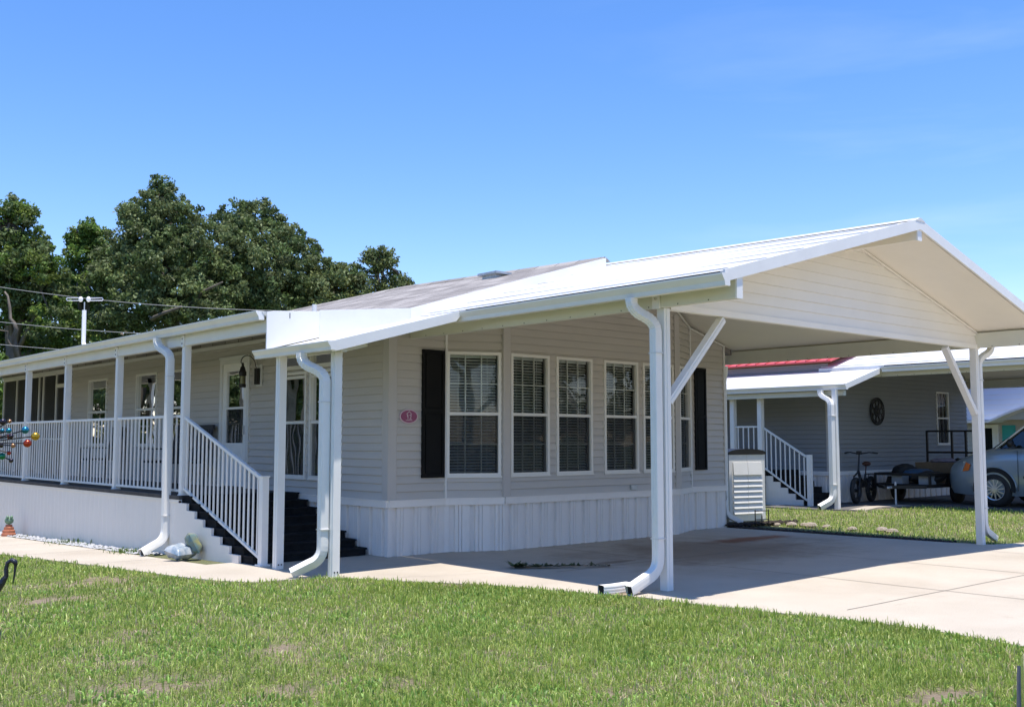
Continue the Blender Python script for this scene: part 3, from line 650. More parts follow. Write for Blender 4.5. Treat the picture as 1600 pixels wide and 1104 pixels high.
# loose second outlet piece on the slab
mb = MB(); mb.tube([(8.33, 7.60, .055), (8.13, 7.64, .045), (7.98, 7.67, .045)], .09, prof=[(q, p) for (p, q) in DSP], cap=False)
ls = obj('downspout_piece', mb, 'white'); tag(ls, 'short loose piece of white downspout lying on the slab beside the near carport post', 'pipe')
mb = MB(); mb.quad((8.0, 7.625, .005), (8.0, 7.72, .005), (8.0, 7.72, .09), (8.0, 7.625, .09)); ORG[ls.name] = Vector((0, 0, 0)); obj('dark_mouth_card', mb, 'dark', ls, recalc=False)  # dark card for the shaded hollow of the loose piece

# ------------------------------------------------------------------ our mobile home
HX0, HX1, HY = 8.265, 15.86, 12.0
home = root('mobile_home', (12.07, 12.0, 0), 'taupe sided mobile home with a six window bay and grey shingle roof behind the carport', 'mobile home')
SZ0, SZ1 = 0.775, 3.46
A0, A1, A2, A3 = (9.25, 12.0), (10.06, 11.62), (14.02, 11.62), (14.84, 12.0)
FW = frame((0, 12.0, 0), (1, 0, 0), (0, -1, 0))
sl_m = .30; cm = 3.30 - sl_m * 8.25        # underside of the roofs: z <= cm + sl*u
roofclip = ((-.268, 1, 3.20 - .268 * 8.40), (.268, 1, 3.20 + .268 * 16.5))
sidw = MB(FW)
siding(sidw, HX0, A0[0], SZ0, 4.6, clips=roofclip); fwall2 = MB(FW); siding(fwall2, A3[0], HX1, SZ0, 4.6, clips=roofclip); obj('wall', fwall2, 'siding', home, recalc=False)
fwall = obj('wall', sidw, 'siding', home, recalc=False)
FL = frame((A0[0], A0[1], 0), (A1[0] - A0[0], A1[1] - A0[1], 0), (A0[1] - A1[1], -(A1[0] - A0[0]) * 1.0, 0)) if 0 else None
def seg_frame(a, b):
    u = Vector((b[0] - a[0], b[1] - a[1], 0)).normalized(); n = Vector((u.y, -u.x, 0))
    return frame((a[0], a[1], 0), u, n), (Vector(b) - Vector(a)).length
F1, L1 = seg_frame(A0, A1); F2, L2 = seg_frame(A1, A2); F3, L3 = seg_frame(A2, A3)
WZ0, WZ1 = 1.082, 2.90
mb = MB(F1); siding(mb, 0, L1, SZ0, 3.9, holes=[(.02, L1 - .05, WZ0, WZ1)], clips=((-.268 * .905, 1, 3.20 - .268 * 8.40 + .268 * A0[0]),)); obj('wall', mb, 'siding', home, recalc=False)
wins2 = [(10.175 - A1[0], 10.965 - A1[0]), (11.115 - A1[0], 11.91 - A1[0]), (12.18 - A1[0], 13.0 - A1[0]), (13.12 - A1[0], 13.91 - A1[0])]
mb = MB(F2); siding(mb, 0, L2, SZ0, 4.6, holes=[(a, b, WZ0, WZ1) for a, b in wins2], clips=((-.268, 1, 3.20 - .268 * 8.40 + .268 * A1[0]), (.268, 1, 3.20 + .268 * 16.5 - .268 * A1[0]))); obj('wall', mb, 'siding', home, recalc=False)
mb = MB(F3); siding(mb, 0, L3, SZ0, 3.95, holes=[(.11, L3 - .04, WZ0, WZ1)], clips=((.268 * .905, 1, 3.20 + .268 * 16.5 - .268 * A2[0]),)); obj('wall', mb, 'siding', home, recalc=False)
window(home, F1, .02, L1 - .05, WZ0, WZ1, label='window in the angled left side of the bay, reflecting blue sky')
for (a, b) in wins2: window(home, F2, a, b, WZ0, WZ1)
window(home, F3, .11, L3 - .04, WZ0, WZ1)
shutter(home, FW, 8.815, 9.215, 1.072, 2.905); shutter(home, FW, 14.95, 15.27, 1.072, 2.92)
# corner boards and bay corner posts
def cboard(a, z0, z1, wd, m='trim', d=.02, face=None):
    mb = MB(); x, y = a; mb.box(x - wd / 2, x + wd / 2, y - wd / 2, y + wd / 2, z0, z1); return obj('corner_board', mb, m, home)
cboard((HX0 + .045, HY + .045), SZ0, 3.18, .14); cboard((A1[0] + .03, A1[1] + .035), SZ0, 3.60, .14); cboard((A2[0] - .01, A2[1] + .035), SZ0, 3.78, .13)
for (a_, b_, c_) in ((9.235, 9.275, 3.4), (14.825, 14.86, 3.62), (HX1 - .05, HX1, 3.35)):
    mb = MB(FW); mb.box(a_, b_, 0, .03, SZ0, c_); obj('trim_strip', mb, 'wtrim', home)
for (a_, b_) in (((14.02, 11.59, 3.845), (14.85, 11.97, 3.63)), ((14.85, 11.97, 3.63), (15.86, 11.975, 3.36)), ((HX0, 11.975, 3.15), (9.25, 11.975, 3.41))):
    mb = MB(); mb.beam(a_, b_, .02, .03); obj('ceiling_trim', mb, 'wtrim', home)
# skirting and band following the bay
sk = MB(); bd = MB()
for (F, a, b, s) in ((FW, HX0, A0[0], 1), (F1, 0, L1, 2), (F2, 0, L2, 3), (F3, 0, L3, 4), (FW, A3[0], HX1, 5)):
    q = MB(F); ribs(q, a, b, -.02, .685, seed=s); k = len(sk.v); sk.v += q.v; sk.f += [[i + k for i in f] for f in q.f]
    q = MB(F); q.box(a, b, -.01, .035, .672, .762); q.box(a, b, -.01, .045, .762, .775); k = len(bd.v); bd.v += q.v; bd.f += [[i + k for i in f] for f in q.f]
FS = frame((HX0, 12.0, 0), (0, 1, 0), (-1, 0, 0))     # side wall, u = distance back from the corner
q = MB(FS); ribs(q, 0, 18.5, -.45, .685, seed=9); k = len(sk.v); sk.v += q.v; sk.f += [[i + k for i in f] for f in q.f]
q = MB(FS); q.box(0, 2.6, -.01, .035, .672, .762); q.box(0, 2.6, -.01, .045, .762, .775); k = len(bd.v); bd.v += q.v; bd.f += [[i + k for i in f] for f in q.f]
obj('skirting', sk, 'skirt', home, recalc=False); obj('skirt_band', bd, 'skirt2', home)
mb = MB(F2); mb.box(2.72, 2.86, .012, .05, .80, .87); obj('outlet_cover', mb, 'galv', home)
# side wall
dY = lambda y: y - 12.0
wl = (dY(14.22), dY(15.13)); wr = (dY(13.20), dY(14.12)); dr = (dY(16.10), dY(17.20))
wC = (dY(18.72), dY(19.42)); wA = (dY(20.0), dY(21.05)); wB = (dY(22.68), dY(23.80)); scr = (dY(24.95), dY(30.3))
mb = MB(FS)
siding(mb, 0, scr[0], SZ0, 3.43, holes=[(*wl, 1.02, 2.68), (*wr, 1.02, 2.68), (*wl, 2.74, 3.03), (*wr, 2.74, 3.03), (*dr, .775, 3.02), (*wC, 1.5, 2.96), (*wA, 1.5, 2.95), (*wB, 1.5, 2.95)])
obj('wall', mb, 'siding', home, recalc=False)
for (a, b) in (wl, wr):
    window(home, FS, a, b, 1.02, 2.68, split=.52)
    W = window(home, FS, a, b, 2.74, 3.03, muntin=False, screen=False, blinds=False, split=-.5, fw=.035)
    mb = MB(FS); cx = (a + b) / 2; cz = 2.775
    for t in (25, 58, 90, 122, 155):
        mb.beam((cx, -.03, cz), (cx + math.cos(R(t)) * min(.24 / max(.3, math.sin(R(t))), .42), -.03, min(cz + .225, cz + math.sin(R(t)) * .30)), .012, .012, up=(0, 1, 0))
    obj('muntin', mb, 'winframe', W)
for (a, b) in (wC, wA, wB): window(home, FS, a, b, 1.5, 2.95, cols=1, muntin=False, blinds=False, screen=False, curtain=True, fw=.04, dark_room_backing=.3)
# entry door with storm door
mb = MB(FS); a, b = dr; mb.box(a, a + .09, -.05, .035, .80, 3.02); mb.box(b - .09, b, -.05, .035, .80, 3.02); mb.box(a + .09, b - .09, -.05, .035, 2.93, 3.02); mb.box(a - .02, b + .02, .0, .05, 3.02, 3.06)
dorf = obj('door', mb, 'wtrim', home, label='white storm door beside the porch stairs')
mb = MB(FS); a += .09; b -= .09
mb.box(a, a + .14, -.03, .012, .82, 2.93); mb.box(b - .14, b, -.03, .012, .82, 2.93); mb.box(a + .14, b - .14, -.03, .012, 2.80, 2.93); mb.box(a + .14, b - .14, -.03, .012, .82, 1.56); mb.box(a + .14, b - .14, -.028, .008, 2.14, 2.18)
mb.box(a + .18, b - .18, .012, .018, .92, 1.46)
obj('door_leaf', mb, 'white', dorf)
mb = MB(FS); mb.quad((a + .14, -.012, 1.56), (b - .14, -.012, 1.56), (b - .14, -.012, 2.80), (a + .14, -.012, 2.80)); obj('glass', mb, 'glass', dorf, recalc=False)
mb = MB(FS); mb.quad((a + .14, -.006, 1.56), (b - .14, -.006, 1.56), (b - .14, -.006, 2.14), (a + .14, -.006, 2.14)); obj('insect_screen', mb, 'screen', dorf, recalc=False)
mb = MB(FS); mb.box(a, b, -.14, -.10, .8, 2.95); obj('inner_door', mb, 'dark', dorf)
mb = MB(FS); mb.box(a + .06, a + .09, .012, .05, 1.70, 1.86); obj('handle', mb, 'alu', dorf)
# screened room at the far end of the side wall
mb = MB(FS); a, b = scr
for x in (a, a + 1.05, a + 1.12 + .9, a + 2.35, a + 4.2, b): mb.box(x - .03, x + .03, -.03, .03, .8, 3.3)
mb.box(a, b, -.03, .03, 3.18, 3.26); mb.box(a, b, -.028, .028, 1.62, 1.66)
mb.box(a + .25, a + .31, -.028, .04, .8, 2.92); mb.box(a + .25, a + 1.05, -.028, .04, 2.86, 2.95)
sr = obj('screen_room', mb, 'winframe', home)
mb = MB(FS); mb.quad((a, -.001, .8), (b, -.001, .8), (b, -.001, 3.2), (a, -.001, 3.2)); obj('screen_mesh', mb, 'porchscreen', sr, recalc=False)
mb = MB(FS); mb.quad((a - .02, -3.2, .8), (b, -3.2, .8), (b, -3.2, 3.3), (a - .02, -3.2, 3.3)); mb.quad((a - .02, -3.2, .8), (a - .02, 0, .8), (a - .02, 0, 3.3), (a - .02, -3.2, 3.3)); mb.quad((a, -3.2, .8), (b, -3.2, .8), (b, 0, .8), (a, 0, .8)); obj('inner_wall', mb, 'deck', sr, recalc=False)
# remaining outer walls
mb = MB(frame((HX1, 12.0, 0), (0, 1, 0), (1, 0, 0))); siding(mb, 0, 18.3, -.1, 3.43, course=.3); mbw = MB(); obj('wall', mb, 'siding', home, recalc=False)
mb = MB(); mb.poly([(HX0, 30.3, -.4), (HX1, 30.3, -.4), (HX1, 30.3, 3.4), (12.07, 30.3, 4.4), (HX0, 30.3, 3.4)]); obj('wall', mb, 'siding', home, recalc=False)
# main shingle roof
RY0, RY1 = 11.46, 30.6; zr0, zr1 = 4.53, 4.95
def zr(y): return zr0 + (.026 * (y - RY0) if y < 17 else .026 * (17 - RY0) - .012 * (y - 17))
for (xe, s_) in ((8.22, 1), (16.15, -1)):
    zE = 3.39 if s_ > 0 else 3.32
    mb = MB(); ys_ = [RY0 if s_ > 0 else 12.03, 14, 17, 22, RY1]
    for ya, yb in zip(ys_[:-1], ys_[1:]):
        mb.hexa([(xe, ya, zE - .1), (12.07, ya, zr(ya) - .1), (12.07, yb, zr(yb) - .1), (xe, yb, zE - .1), (xe, ya, zE), (12.07, ya, zr(ya)), (12.07, yb, zr(yb)), (xe, yb, zE)])
    rf = obj('roof', mb, 'shingle', home)
    if s_ < 0: continue
    mb = MB(); mb.hexa([(xe, RY0 - .03, zE - .2), (12.07, RY0 - .03, zr0 - .2), (12.07, RY0 - .002, zr0 - .2), (xe, RY0 - .002, zE - .2), (xe, RY0 - .03, zE + .006), (12.07, RY0 - .03, zr0 + .006), (12.07, RY0 - .002, zr0 + .006), (xe, RY0 - .002, zE + .006)])
    obj('rake_trim', mb, 'white', rf)
mb = MB(); 
for ya, yb in ((RY0, 14), (14, 17), (17, 22), (22, RY1)):
    mb.hexa([(11.93, ya, zr(ya) - .04), (12.21, ya, zr(ya) - .04), (12.21, yb, zr(yb) - .04), (11.93, yb, zr(yb) - .04), (12.05, ya, zr(ya) + .025), (12.09, ya, zr(ya) + .025), (12.09, yb, zr(yb) + .025), (12.05, yb, zr(yb) + .025)])
obj('ridge_cap', mb, 'shingle', home)
def rz_(x, y): return 3.39 + (zr(y) - 3.39) * (x - 8.22) / (12.07 - 8.22)
mb = MB(); mb.lathe((9.5, 16.15, rz_(9.5, 16.15) - .03), [(.042, 0), (.042, .24), (.034, .24), (.034, 0)], 12); vp = obj('vent_pipe', mb, 'white', home)
mb = MB(); z_ = rz_(11.45, 13.45); mb.box(11.25, 11.6, 13.2, 13.7, z_ + .03, z_ + .07); mb.box(11.3, 11.55, 13.27, 13.63, z_ - .05, z_ + .03); obj('roof_vent', mb, 'galv', home)

# ------------------------------------------------------------------ porch with deck, stairs and railing
porch = root('porch', (6.5, 14.6, 0), 'long white railed porch with dark carpeted stairs along the left side of the taupe home', 'porch')
PY = 14.62
mb = MB(); mb.box(6.40, 8.25, PY, 30.3, .745, .80); obj('deck', mb, 'deck', porch)
FP = frame((6.42, 0, 0), (0, 1, 0), (-1, 0, 0)); mb = MB(FP); ribs(mb, PY + .02, 30.3, -.45, .735, pitch=.203, depth=.005, fine=True); mb.box(PY, 30.3, -.03, .012, .70, .742); obj('skirting', mb, 'skirt2', porch, recalc=False)
NS = 8; run = .272; rise = .80 / NS
mb = MB()
for i in range(NS):      # i=0 lowest
    y0 = PY - (NS - i) * run + .0; mb.box(6.47, 8.2, y0, PY + .0, -.04 if i == 0 else i * rise, (i + 1) * rise - .02)
    mb.box(6.455, 8.215, y0 - .02, y0 + run, (i + 1) * rise - .02 + .0005, (i + 1) * rise + .004)
obj('stair', mb, 'step', porch)
mb = MB()
pr = [(PY, -.05), (PY, .73)]
for i in reversed(range(NS)):
    y1_ = PY - (NS - 1 - i) * run; y0_ = y1_ - run
    if i == 0: break
    pr += [(y1_, (i) * rise - .0), (y0_, (i) * rise - .0)]
pr += [(pr[-1][0], -.05)]
mb.prism(pr, lambda p, q: (6.44, p, q), lambda p, q: (6.40, p, q)); sp_ = obj('stair_side', mb, 'skirt2', porch)
# railing with every baluster
def rail_run(parent, x, y0, y1, zt0, zt1, zb0, zb1, n, name='railing', wd=.045, skip=()):
    mb = MB(); mb.beam((x, y0, zt0), (x, y1, zt1), wd, .04); mb.beam((x, y0, zb0), (x, y1, zb1), wd * .85, .035)
    r_ = obj(name, mb, 'white', parent); first = None
    for i in range(n):
        t = (i + .5) / n; y = y0 + (y1 - y0) * t; zb = zb0 + (zb1 - zb0) * t; zt = zt0 + (zt1 - zt0) * t
        if first is None:
            mb = MB(); mb.box(x - .010, x + .010, y - .012, y + .012, zb, zt); first = obj('baluster', mb, 'white', r_); fy, fz = y, zb
        else:
            c = first.copy(); C.objects.link(c); c.parent = r_; c.location = (0, y - fy, zb - fz)
    return r_
posts_y = [14.70, 17.33, 19.86, 22.2, 24.75]
for (a, b) in zip(posts_y[:-1], posts_y[1:]):
    rail_run(porch, 6.5, a + .05, b - .05, 1.96, 1.96, .865, .865, 16)
rail_run(porch, 6.5, 24.8, 30.2, 1.96, 1.96, .865, .865, 1)
rail_run(porch, 6.5, 14.66, 12.33, 1.93, 1.12, .90, .10, 18)
for y in posts_y + [27.4, 30.2]:
    mb = MB(); mb.box(6.45, 6.55, y - .05, y + .05, .802, 3.115); mb.box(6.44, 6.56, y - .06, y + .06, .802, .815); mb.box(6.425, 6.448, y - .045, y + .045, 2.98, 3.15); pp = obj('post', mb, 'white', porch)
    mb = MB(); 
    for zz in (3.03, 3.10): mb.lathe((6.42, y, zz), [(.001, 0), (.012, 0), (.012, .006)], 8, 'x')
    obj('bolt', mb, 'darkmetal', pp)
mb = MB(); mb.box(6.455, 6.545, 12.19, 12.29, 0, 1.13); mb.box(6.445, 6.555, 12.18, 12.30, 1.13, 1.145); mb.box(6.43, 6.57, 12.165, 12.315, 0, .02); obj('newel_post', mb, 'white', porch)
for (x, y, h) in ((6.5, 11.84, 2.74), (6.62, 10.72, 2.76)):
    mb = MB(); mb.box(x - .05, x + .05, y - .05, y + .05, 0, h); mb.box(x - .056, x - .05, y - .012, y + .012, .02, h); pp = obj('post', mb, 'white', porch)
    mb = MB()
    for dx in (-.02, .02): mb.lathe((x + dx, y - .055, .055), [(.001, 0), (.010, 0), (.010, .005)], 8, 'y')
    obj('bolt', mb, 'darkmetal', pp)
# roof over the long porch
mb = MB(); mb.hexa([(6.42, 12.13, 3.20), (8.3, 12.13, 3.36), (8.3, 30.5, 3.36), (6.42, 30.5, 3.20), (6.36, 12.13, 3.262), (8.3, 12.13, 3.425), (8.3, 30.5, 3.425), (6.36, 30.5, 3.262)]); obj('roof', mb, 'roofwhite', porch)
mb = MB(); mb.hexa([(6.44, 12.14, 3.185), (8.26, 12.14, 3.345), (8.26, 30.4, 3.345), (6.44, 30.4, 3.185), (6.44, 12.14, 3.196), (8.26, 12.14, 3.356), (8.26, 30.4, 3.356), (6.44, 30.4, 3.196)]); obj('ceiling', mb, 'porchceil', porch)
mb = MB(); mb.box(6.451, 6.55, 12.14, 30.4, 3.0, 3.18); obj('beam', mb, 'gutter', porch)
mb = MB(); mb.box(8.2, 8.25, 12.14, 30.3, 3.22, 3.28); obj('ledger', mb, 'wtrim', porch)
gutter(porch, 6.40, 12.14, 30.5, 3.268, -1, wd=.12, ht=.115)
# low roof over the foot of the stairs
EXs, EXe = 6.42, 8.39
mb = MB(); za, zb_ = 2.755, 3.285
mb.hexa([(EXs, 10.48, za - .06), (EXe, 10.48, zb_ - .06), (EXe, 12.12, zb_ - .06), (EXs, 12.12, za - .06), (EXs, 10.48, za), (EXe, 10.48, zb_), (EXe, 12.12, zb_), (EXs, 12.12, za)]); obj('low_roof', mb, 'roofwhite', porch)
mb = MB(); mb.hexa([(EXs - .02, 10.45, za - .12), (EXe - .16, 10.45, zb_ - .155), (EXe - .16, 10.478, zb_ - .155), (EXs - .02, 10.478, za - .12), (EXs - .02, 10.45, za + .01), (EXe, 10.45, zb_ + .01), (EXe, 10.478, zb_ + .01), (EXs - .02, 10.478, za + .01)]); obj('fascia', mb, 'white', porch)
gutter(porch, 6.43, 10.42, 12.28, 2.758, -1, wd=.12, ht=.105)
mb = MB(); mb.box(6.56, 6.64, 10.52, 12.1, 2.55 + .1, 2.70); obj('beam', mb, 'beam', porch)
mb = MB(); mb.beam((6.66, 10.66, 2.72), (6.98, 10.66, 2.80), .06, .12); mb.box(6.98, 6.99, 10.62, 10.70, 2.74, 2.87); obj('outrigger', mb, 'beam', porch)
mb = MB(); mb.prism([(6.42, 2.77), (6.42, 3.262), (6.52, 3.28), (8.30, 3.415), (8.72, 3.43), (8.72, 3.38)], lambda p, q: (p, 12.10, q), lambda p, q: (p, 12.122, q)); obj('end_panel', mb, 'white', porch)
mb = MB(); mb.prism([(7.2, 12.095), (8.225, 11.43), (8.225, 12.12), (7.2, 12.12)], lambda p, q: (p, q, 2.9 + .29 * (p - 7.2)), lambda p, q: (p, q, 3.345 + .05 * (p - 7.2) / 1.025)); obj('flashing', mb, 'white', home)
mb = MB(); 
for x in (6.75, 7.55): mb.box(x - .004, x + .004, 12.094, 12.10, 3.20, 3.27)
obj('panel_clip', mb, 'darkmetal', porch)
downspout(porch, (6.33, 15.38, 3.15), 6.375, 15.0, (5.98, 14.9), sz=.085, zb=-.06, label='downspout in front of the porch post nearest the stairs', flip=False)
downspout(porch, (6.35, 11.08, 2.655), 6.50, 10.78, (6.19, 10.95), sz=.085, label='downspout on the post at the foot of the stairs')
# carport rear downspout by the locker
downspout(home, (15.98, 12.06, 3.0), 15.95, 12.08, (16.45, 12.1), sz=.07, label='thin downspout at the far corner of the home')

# porch chairs behind the railing
M['chair'] = mat('dark_patio_chair', (0.035, 0.035, 0.04), 0.6, 0.2, 6)
def patio_chair(x, y, rz, label):
    r = root('patio_chair', (x, y, .80), label, 'chair', 'dark chairs on the porch', rz=rz, local=True)
    mb = MB(); mb.box(-.28, .28, -.27, .27, .40, .44)
    obj('seat', mb, 'chair', r)
    mb = MB()
    for i in range(6): xx = -.25 + i * .1; mb.hexa([(xx - .035, .25, .44), (xx + .035, .25, .44), (xx + .035, .28, .44), (xx - .035, .28, .44), (xx - .035, .40, 1.04), (xx + .035, .40, 1.04), (xx + .035, .43, 1.04), (xx - .035, .43, 1.04)])
    mb.box(-.30, .30, .39, .44, 1.0, 1.08); obj('backrest', mb, 'chair', r)
    for (a, b) in ((-.27, -.25), (.27, -.25), (-.27, .25), (.27, .25)): mb = MB(); mb.box(a - .02, a + .02, b - .02, b + .02, 0, .64 if b < 0 else .40); obj('leg', mb, 'chair', r)
    for a in (-.29, .29): mb = MB(); mb.box(a - .035, a + .035, -.28, .30, .64, .66); obj('armrest', mb, 'chair', r)
for (y, lb_) in ((17.55, 'dark slatted patio chair behind the railing, nearest the storm door'), (18.5, 'dark slatted patio chair behind the railing, second from the storm door'), (21.7, 'dark slatted patio chair behind the railing, farthest from the stairs')): patio_chair(7.75, y, R(-90), lb_)
# wall lantern beside the door
ln = root('wall_lantern', (8.25, 15.75, 2.4), 'black hooked lantern hanging on a bracket beside the storm door', 'lantern')
mb = MB(); mb.box(8.225, 8.25, 15.66, 15.84, 2.50, 2.86); obj('mounting_block', mb, 'wtrim', ln)
mb = MB(); mb.box(8.17, 8.224, 15.70, 15.80, 2.53, 2.80); obj('back_plate', mb, 'darkmetal', ln)
mb = MB(); mb.tube([(8.18, 15.75, 2.8)] + arc((8.16, 15.76, 2.9), (8.1, 15.85, 3.08), (8.02, 15.93, 2.98), 8) + arc((8.02, 15.93, 2.98), (7.99, 15.96, 2.92), (8.0, 15.93, 2.88), 4)[1:], .008, 6); obj('bracket', mb, 'darkmetal', ln)
mb = MB(); mb.lathe((8.02, 15.92, 2.48), [(.001, .42), (.02, .40), (.02, .36), (.035, .34), (.055, .27), (.062, .26), (.062, .20), (.05, .19)], 12); mb.lathe((8.02, 15.92, 2.48), [(.001, 0), (.055, .0), (.06, .05), (.05, .06)], 12)
for k in range(4): t = k * PI / 2; mb.tube([(8.02 + .052 * math.cos(t), 15.92 + .052 * math.sin(t), 2.53), (8.02 + .052 * math.cos(t), 15.92 + .052 * math.sin(t), 2.68)], .005, 5)
lt = obj('cage', mb, 'darkmetal', ln, smooth=False)
mb = MB(); mb.lathe((8.02, 15.92, 2.53), [(.045, 0), (.045, .15)], 12); M['amberglass'] = mat('aged_glass', (0.20, 0.19, 0.07), 0.25); obj('glass', mb, 'amberglass', ln)

# ------------------------------------------------------------------ oval number plaque
pq = root('number_plaque', (8.583, 11.97, 1.94), 'oval mauve house number plaque with a white rim on the taupe siding', 'plaque')
M['mauve'] = mat('mauve_enamel', (0.30, 0.07, 0.15), 0.35); M['plaquewhite'] = mat('plaque_lettering', (0.66, 0.50, 0.54), 0.5)
def oval(rx, rz, y0, y1, n=40):
    return [(8.583 + rx * math.cos(2 * PI * k / n), 1.94 + rz * math.sin(2 * PI * k / n)) for k in range(n)]
FQ = frame((0, 11.985, 0), (1, 0, 0), (0, -1, 0))
mb = MB(FQ); mb.prism(oval(.155, .10, 0, 0), lambda p, q: (p, 0.0, q), lambda p, q: (p, .020, q)); obj('rim', mb, 'plaquewhite', pq)
mb = MB(FQ); mb.prism(oval(.140, .086, 0, 0), lambda p, q: (p, .001, q), lambda p, q: (p, .024, q)); obj('face', mb, 'mauve', pq)
mb = MB(FQ); X0, Z0 = 8.583, 1.94
for (a, b) in (((-.045, .028), (0, .072)), ((0, .072), (.045, .028)), ((-.03, .03), (-.03, -.005)), ((.03, .03), (.03, -.005))): mb.beam((X0 + a[0], .026, Z0 + a[1]), (X0 + b[0], .026, Z0 + b[1]), .009, .006, up=(0, 1, 0))
mb.box(X0 - .055, X0 + .055, .023, .027, Z0 - .058, Z0 - .050)
obj('house_mark', mb, 'plaquewhite', pq)
def text3(s, size, loc, parent, m, name, rot=(PI / 2, 0, 0), ext=.003, scx=1):
    cu = bpy.data.curves.new(name, 'FONT'); cu.body = s; cu.size = size; cu.extrude = ext; cu.align_x = 'CENTER'; cu.align_y = 'CENTER'
    tmp = bpy.data.objects.new(name + '_tmp', cu); C.objects.link(tmp); bpy.context.view_layer.update()
    dg = bpy.context.evaluated_depsgraph_get(); me = bpy.data.meshes.new_from_object(tmp.evaluated_get(dg)); bpy.data.objects.remove(tmp)
    me.materials.clear(); me.materials.append(M[m]); o = bpy.data.objects.new(name, me); C.objects.link(o); o.parent = parent
    o.location = Vector(loc) - ORG[parent.name]; o.rotation_euler = rot; o.scale = (scx, 1, 1); return o
text3('12', .088, (X0, 11.957, Z0 - .012), pq, 'plaquewhite', 'number')

# ------------------------------------------------------------------ neighbour's place
NX, NY, NZ = 14.5, 2.05, .07
ncp = carport(NX - .25, NY - .15, NZ, 'neighbour\'s white carport sheltering the van and trailer', with_gable=False, braces=False, Y1=12.35)
mb = MB(); mb.box(30.35, 30.47, 11.3, 11.42, 0, 3.1); obj('post', mb, 'white', ncp)
nh = root('mobile_home', (26.6, 14.05, 0), 'neighbour\'s grey sided mobile home with a red metal roof and round wall medallion', 'mobile home')
NF = frame((0, HY + NY, NZ), (1, 0, 0), (0, -1, 0)); NSd = frame((HX0 + NX, HY + NY, NZ), (0, 1, 0), (-1, 0, 0))
nw = (28.22, 28.94)
mb = MB(NF); siding(mb, HX0 + NX, HX1 + NX - .3, SZ0, 4.5, holes=[(nw[0], nw[1], 1.42, 2.90)], clips=((-.268, 1, 3.20 - .268 * (8.40 + NX - .25)), (.268, 1, 3.20 + .268 * (16.5 + NX - .25)))); obj('wall', mb, 'siding2', nh, recalc=False)
window(nh, NF, nw[0], nw[1], 1.42, 2.90, cols=3, blinds=False, screen=True, curtain=False)
mb = MB(NSd); siding(mb, 0, 3.9, SZ0, 3.43); obj('wall', mb, 'siding2', nh, recalc=False)
sk = MB(NF); ribs(sk, HX0 + NX, HX1 + NX - .3, -.1, .685, seed=3); q = MB(NSd); ribs(q, 0, 12, -.1, .685, seed=5); k = len(sk.v); sk.v += q.v; sk.f += [[i + k for i in f] for f in q.f]; obj('skirting', sk, 'skirt', nh, recalc=False)
bd = MB(NF); bd.box(HX0 + NX, HX1 + NX - .3, -.01, .035, .672, .775); q = MB(NSd); q.box(0, 12, -.01, .035, .672, .775); k = len(bd.v); bd.v += q.v; bd.f += [[i + k for i in f] for f in q.f]; obj('skirt_band', bd, 'skirt2', nh)
mb = MB(); mb.box(HX0 + NX - .02, HX0 + NX + .10, HY + NY - .02, HY + NY + .1, SZ0 + NZ, 3.2); obj('corner_board', mb, 'trim', nh)
mb = MB(NSd)   # glazed porch room beyond the side wall
mb.box(3.9, 3.98, -.05, .03, .8, 3.4); mb.box(4.45, 4.53, -.05, .03, .8, 3.4); mb.box(5.6, 5.66, -.05, .03, .8, 3.4); mb.box(7.0, 7.06, -.05, .03, .8, 3.4); mb.box(4.0, 9, -.05, .03, 2.95, 3.4)
sr = obj('screen_room', mb, 'winframe', nh)
mb = MB(NSd); mb.quad((3.9, -.001, .8), (10, -.001, .8), (10, -.001, 3.3), (3.9, -.001, 3.3)); obj('screen_mesh', mb, 'porchscreen', sr, recalc=False)
mb = MB(NSd); mb.quad((3.9, -2, .7), (10, -2, .7), (10, -2, 3.3), (3.9, -2, 3.3)); mb.quad((3.9, -2, .7), (3.9, -.05, .7), (3.9, -.05, 3.3), (3.9, -2, 3.3)); obj('inner_wall', mb, 'dark', sr, recalc=False)
mb = MB(NSd); mb.quad((10, 0, -.1), (16, 0, -.1), (16, 0, 3.4), (10, 0, 3.4)); obj('wall', mb, 'siding2', nh, recalc=False)
for (xe, s_) in ((22.55, 1), (30.9, -1)):
    mb = MB(); xr = 26.6; za, zb_ = 3.56, 4.76; y0_, y1_ = 13.85, 30
    mb.hexa([(xe, y0_, za - .04), (xr, y0_, zb_ - .1), (xr, y1_, zb_ - .1), (xe, y1_, za - .04), (xe, y0_, za), (xr, y0_, zb_), (xr, y1_, zb_), (xe, y1_, za)])
    rf = obj('roof', mb, 'redroof', nh)
    mb = MB(); yy = y0_ + .1
    while yy < 24: mb.beam((xe, yy, za + .01), (xr, yy, zb_ + .01), .03, .03); yy += .3
    obj('rib', mb, 'redroof', rf)
npo = root('porch', (21.4, 15.0, 0), 'neighbour\'s small white railed porch with dark stairs behind the storage locker', 'porch')
mb = MB(); mb.hexa([(21.12, 12.62, 2.79), (23.3, 12.62, 3.40), (23.3, 26, 3.40), (21.12, 26, 2.79), (21.12, 12.62, 2.86), (23.3, 12.62, 3.47), (23.3, 26, 3.47), (21.12, 26, 2.86)]); obj('roof', mb, 'roofwhite', npo)
mb = MB(); mb.hexa([(21.08, 12.59, 2.75), (22.6, 12.59, 3.17), (22.6, 12.618, 3.17), (21.08, 12.618, 2.75), (21.08, 12.59, 2.88), (22.6, 12.59, 3.30), (22.6, 12.618, 3.30), (21.08, 12.618, 2.88)]); obj('fascia', mb, 'white', npo)
gutter(npo, 21.13, 12.56, 26, 2.87, -1, wd=.12, ht=.12)
